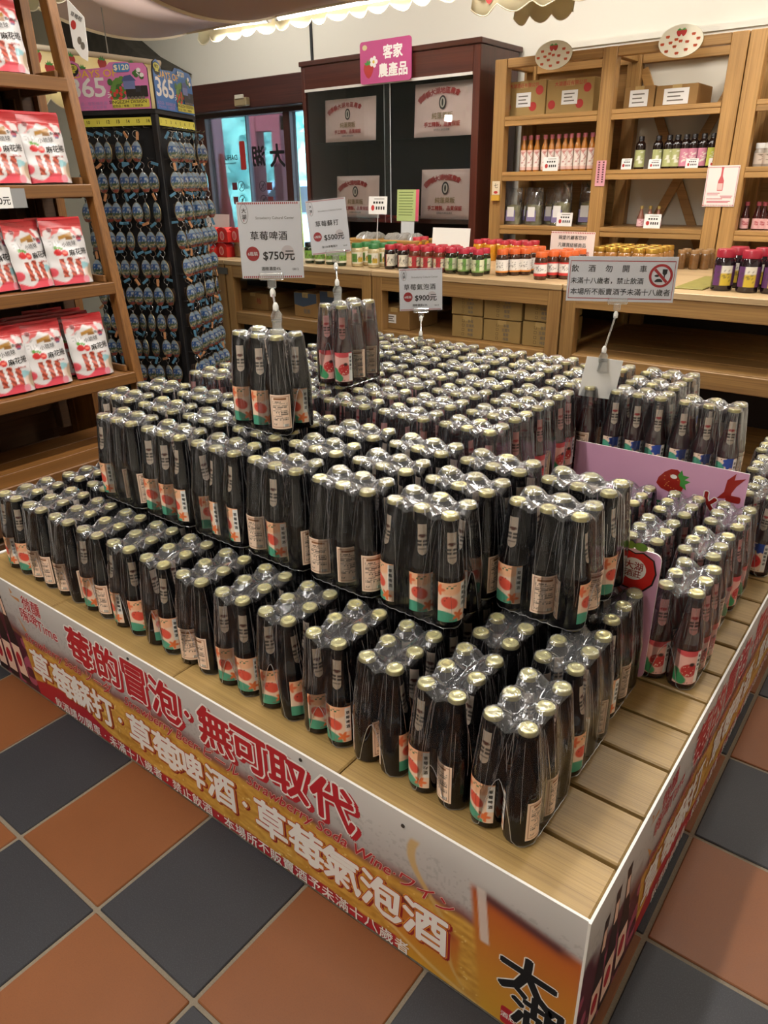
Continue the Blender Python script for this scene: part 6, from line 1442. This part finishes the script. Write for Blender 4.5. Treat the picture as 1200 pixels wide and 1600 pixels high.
# ================================================================ fabric canopies and scalloped valances
FAB = mat('canopy_fabric', '#a08a83', .9, bump=.1, bscale=120); PIPE = mat('canopy_piping', '#d9cdb4', .7)
def valance_mat(name, c, k):
    m, nt, out = new_mat(name); N = nt.nodes.new; L = nt.links.new
    d = N('ShaderNodeBsdfDiffuse'); d.inputs[0].default_value = (*lin(c), 1); t = N('ShaderNodeBsdfTranslucent'); t.inputs[0].default_value = (*lin(c), 1)
    x = N('ShaderNodeMixShader'); x.inputs[0].default_value = k; L(d.outputs[0], x.inputs[1]); L(t.outputs[0], x.inputs[2]); L(x.outputs[0], out.inputs[0]); return m
VAL = valance_mat('valance_cloth', '#ded4b4', .55)
def valance(parent, x0, x1, y, zt, h, sc, name='valance', strawberries=False, along='x'):
    n = int(abs(x1-x0)/sc*12); u = np.linspace(0, 1, n+1); X = x0+(x1-x0)*u; dr = h+.10*np.abs(np.sin(np.pi*(X-x0)/sc))*1.2; wob = .05*np.sin(X*6)+.03*np.sin(X*14)
    pt = (lambda a, b, z: P(a, b, z)) if along == 'x' else (lambda a, b, z: P(b, a, z))
    V = []; 
    for k in (0, .5, 1): V += [pt(a, y+w_*k-.15*k, zt-d_*k) for a, w_, d_ in zip(X, wob, dr)]
    F = [(j*(n+1)+i, j*(n+1)+i+1, (j+1)*(n+1)+i+1, (j+1)*(n+1)+i) for j in range(2) for i in range(n)]
    o = MB().add(V, F, VAL).build(name, parent, 60); md = o.modifiers.new('thickness', 'SOLIDIFY'); md.thickness = .002
    MB().tube(V[2*(n+1):], .0035, 5, PIPE).build('piping', o)
    if strawberries:
        k = MB(); st = .55
        for i in range(int(abs(x1-x0)/st)):
            a = x0+(st*(i+.5))*(1 if x1 > x0 else -1)
            for dx in (-.09, .09):
                bd, lf = strawberry2(a+dx, zt-h*((.55 if along == 'x' else .30)+.12*dx/.09), .17)
                fr = (lambda x, z, hh=0: Vector(P(x, y-.15*.7, z))-Vector((0, .014+hh, 0))) if along == 'x' else (lambda x, z, hh=0: Vector(P(y-.15*.7, x, z))+Vector((.05+hh, 0, 0)))
                k.add([fr(x, z) for x, z in bd], [tuple(range(len(bd)))], RED); k.add([fr(x, z, .001) for x, z in lf], [tuple(range(len(lf)))], INKG)
        k.build('strawberry_print', o)
    return o
YV = 10.5; cx0 = at_y(313, 52, YV)[0]; zv = at_y(315, 52, YV)[2]; cx1 = -2.9
YB_ = 9.7; fx0, _, zb_ = at_y(291, 51, YB_); YF_ = at_x(108, 30, fx0)[1]; zf_ = at_x(108, 30, fx0)[2]+.22; YF_ -= .9
ca = thing('fabric_canopy', 'sagging mauve fabric canopy with cream piping and plain scalloped valance, upper left', 'canopy', P(fx0, YB_, zb_))
inv = Matrix.Translation((-fx0*S, -YB_*S, -zb_*S))
def canopy_point(x, q):
    """q 0 at the back rod, 1 at the front rod"""
    return (x, YB_+(YF_-YB_)*q, zb_+(zf_-zb_)*q-4*q*(1-q)*.30)
ribs = [fx0, at_y(430, 28, YB_)[0], at_y(606, 2, YB_)[0]]; fx1 = ribs[2]+1.6; ribs.append(fx1); nq = 24
xs = np.linspace(fx0, fx1, 33); V = []
for j in range(nq+1):
    for x in xs:
        d = min(abs(x-r) for r in ribs); a, b, c = canopy_point(x, j/nq); V.append(P(a, b, c+.10*min(1, d/.9)*math.sin(math.pi*j/nq)))
F = [(j*33+i, j*33+i+1, (j+1)*33+i+1, (j+1)*33+i) for j in range(nq) for i in range(32)]
o = MB().add(V, F, FAB).build('fabric', ca, 60); o.matrix_parent_inverse = inv
for r in ribs:
    o = MB().tube([P(*canopy_point(r, j/nq)) for j in range(nq+1)], .012, 7, PIPE).build('rib', ca, 60); o.matrix_parent_inverse = inv
for q in (0, 1):
    o = MB().tube([P(*canopy_point(x, q)) for x in (fx0, fx1)], .010, 7, PIPE).build('rod', ca, 60); o.matrix_parent_inverse = inv
o = valance(ca, cx0, cx1, YV, zv+.12, .24, .46); o.matrix_parent_inverse = inv
o = MB().tube([P(cx0, YV, zv+.12), P(cx1, YV, zv+.12)], .008, 7, PIPE).build('rod', ca, 60); o.matrix_parent_inverse = inv
for r in (fx0+.01, cx1): o = MB().tube([P(r, YB_, zb_), P(r if r > -5 else cx0, YV, zv+.12)], .006, 6, PIPE).build('tie', ca, 60); o.matrix_parent_inverse = inv
o = valance(ca, fx0, fx1, YF_, zf_+.03, .22, .42, strawberries=True); o.matrix_parent_inverse = inv
for x in (fx0+.02, fx1-.02):
    for q in (0, 1):
        p_ = canopy_point(x, q); o = MB().tube([P(*p_), P(p_[0], p_[1], 9.5)], .003, 6, mat('hanger_wire', '#8a8a88', .4, .6)).build('hanger', ca); o.matrix_parent_inverse = inv
Y2 = 10.9; q2 = at_y(741, 20, Y2); z2 = at_y(741, 27, Y2)[2]+.45
ca = thing('fabric_canopy', 'short canopy with strawberry printed scalloped valance above the shelving', 'canopy', P(q2[0], Y2, z2)); inv = Matrix.Translation((-q2[0]*S, -Y2*S, -z2*S))
o = valance(ca, q2[0], q2[0]+3.2, Y2, z2, .36, .55, strawberries=True); o.matrix_parent_inverse = inv
o = valance(ca, q2[0]+.15, q2[0]+1.25, Y2+1.2, z2+.05, .40, .36); o.matrix_parent_inverse = inv
for yy in (Y2-.02, Y2+1.22): o = MB().tube([P(q2[0], yy, z2), P(q2[0]+3.2, yy, z2)], .012, 7, PIPE).build('rod', ca, 60); o.matrix_parent_inverse = inv
V = [P(q2[0]+3.2*i/8, Y2+1.22*j/6, z2-.12*math.sin(math.pi*j/6)+.02) for j in range(7) for i in range(9)]
o = MB().add(V, [(j*9+i, j*9+i+1, (j+1)*9+i+1, (j+1)*9+i) for j in range(6) for i in range(8)], FAB).build('fabric', ca, 60); o.matrix_parent_inverse = inv
for x in (q2[0]+.03, q2[0]+3.1): o = MB().tube([P(x, Y2+.6, z2), P(x, Y2+.6, 9.5)], .003, 6, mat('hanger_wire', '#8a8a88', .4, .6)).build('hanger', ca); o.matrix_parent_inverse = inv
# third valance, running front to back beyond the keychain stand
X3 = -7.2; a, b = at_x(120, 82, X3), at_x(246, 100, X3)
ca = thing('strawberry_valance', 'backlit cream valance printed with strawberries behind the pink header', 'valance', P(X3, a[1], a[2])); inv = Matrix.Translation((-X3*S, -a[1]*S, -a[2]*S))
o = valance(ca, a[1]-.9, b[1]+.05, X3, a[2]-.02, .62, .42, strawberries=True, along='y'); o.matrix_parent_inverse = inv
o = MB().tube([P(X3, a[1]-.95, a[2]), P(X3, b[1]+.05, a[2])], .014, 7, PIPE).build('rod', ca, 60); o.matrix_parent_inverse = inv
for y in (a[1]-.93,): o = MB().tube([P(X3, y, a[2]), P(X3, y, 9.5)], .003, 6, mat('hanger_wire', '#8a8a88', .4, .6)).build('hanger', ca); o.matrix_parent_inverse = inv
# lit tubes over the canopies
TUBE = mat('lit_tube', '#ffffff', .5, emit='#fff6e6', estr=9.0)
def tube_light(label, p, q, e, side=None):
    t = thing('fluorescent_tube', label, 'lamp', P(*p)); d = [(b_-a_)*S for a_, b_ in zip(p, q)]
    MB().tube([(0, 0, 0), d], .014, 10, TUBE).build('tube', t); v_ = Vector(d)
    for s_ in (0, 1): MB().tube([v_*(s_*1.0-.0)+v_.normalized()*(-.02 if s_ == 0 else 0), v_*(s_*1.0)+v_.normalized()*(0 if s_ == 0 else .02)], .016, 10, WHP).build('end_cap', t)
    MB().box(min(0, d[0])-.01, max(0, d[0])+.01, min(0, d[1])-.01, max(0, d[1])+.01, .02, .05, WHP).build('housing', t)
    for k in (.15, .85): MB().tube([v_*k+Vector((0, 0, .05)), v_*k+Vector((0, 0, (9.5-p[2])*S))], .003, 6, mat('hanger_wire', '#8a8a88', .4, .6)).build('hanger', t)
    dl = bpy.data.lights.new('tube_glow', 'AREA'); dl.shape = 'RECTANGLE'; L_ = v_.length; dl.size = L_ if abs(d[0]) > abs(d[1]) else .05; dl.size_y = .05 if abs(d[0]) > abs(d[1]) else L_; dl.energy = e; dl.color = (1, .95, .86)
    o = bpy.data.objects.new('tube_glow', dl); COL.objects.link(o); o.parent = t; o.location = v_*.5+Vector((0, 0, -.02) if not side else (.02, 0, 0)); o.rotation_euler = side or (0, 0, 0)
a, b = at_y(335, 42, 10.2), at_y(418, 31, 10.2); tube_light('lit tube behind the plain valance, left one', a, b, 6)
tube_light('lit tube behind the plain valance, right one', (b[0]+.3, 10.2, b[2]), (b[0]+4.0, 10.2, b[2]), 10)
tube_light('lit tube behind the strawberry valance on the left', (X3-.5, 4.9, 5.95), (X3-.5, 7.5, 5.95), 9, (0, -math.pi/2, 0))
# dark stone bulkhead at the upper left
pts = [at_y(px, py, 13.2) for px, py in ((95, 18), (150, 34), (185, 58), (215, 84), (265, 112), (95, 125))]
MB().slab([(p[0]*S, p[2]*S) for p in pts], Fr((0, 13.2*S, 0), (1, 0, 0), (0, 0, 1)), -.24, 0, mat('dark_stone', '#4a463e', .9, bump=.8, bscale=14, var=.5)).build('trim_4')['kind'] = 'structure'
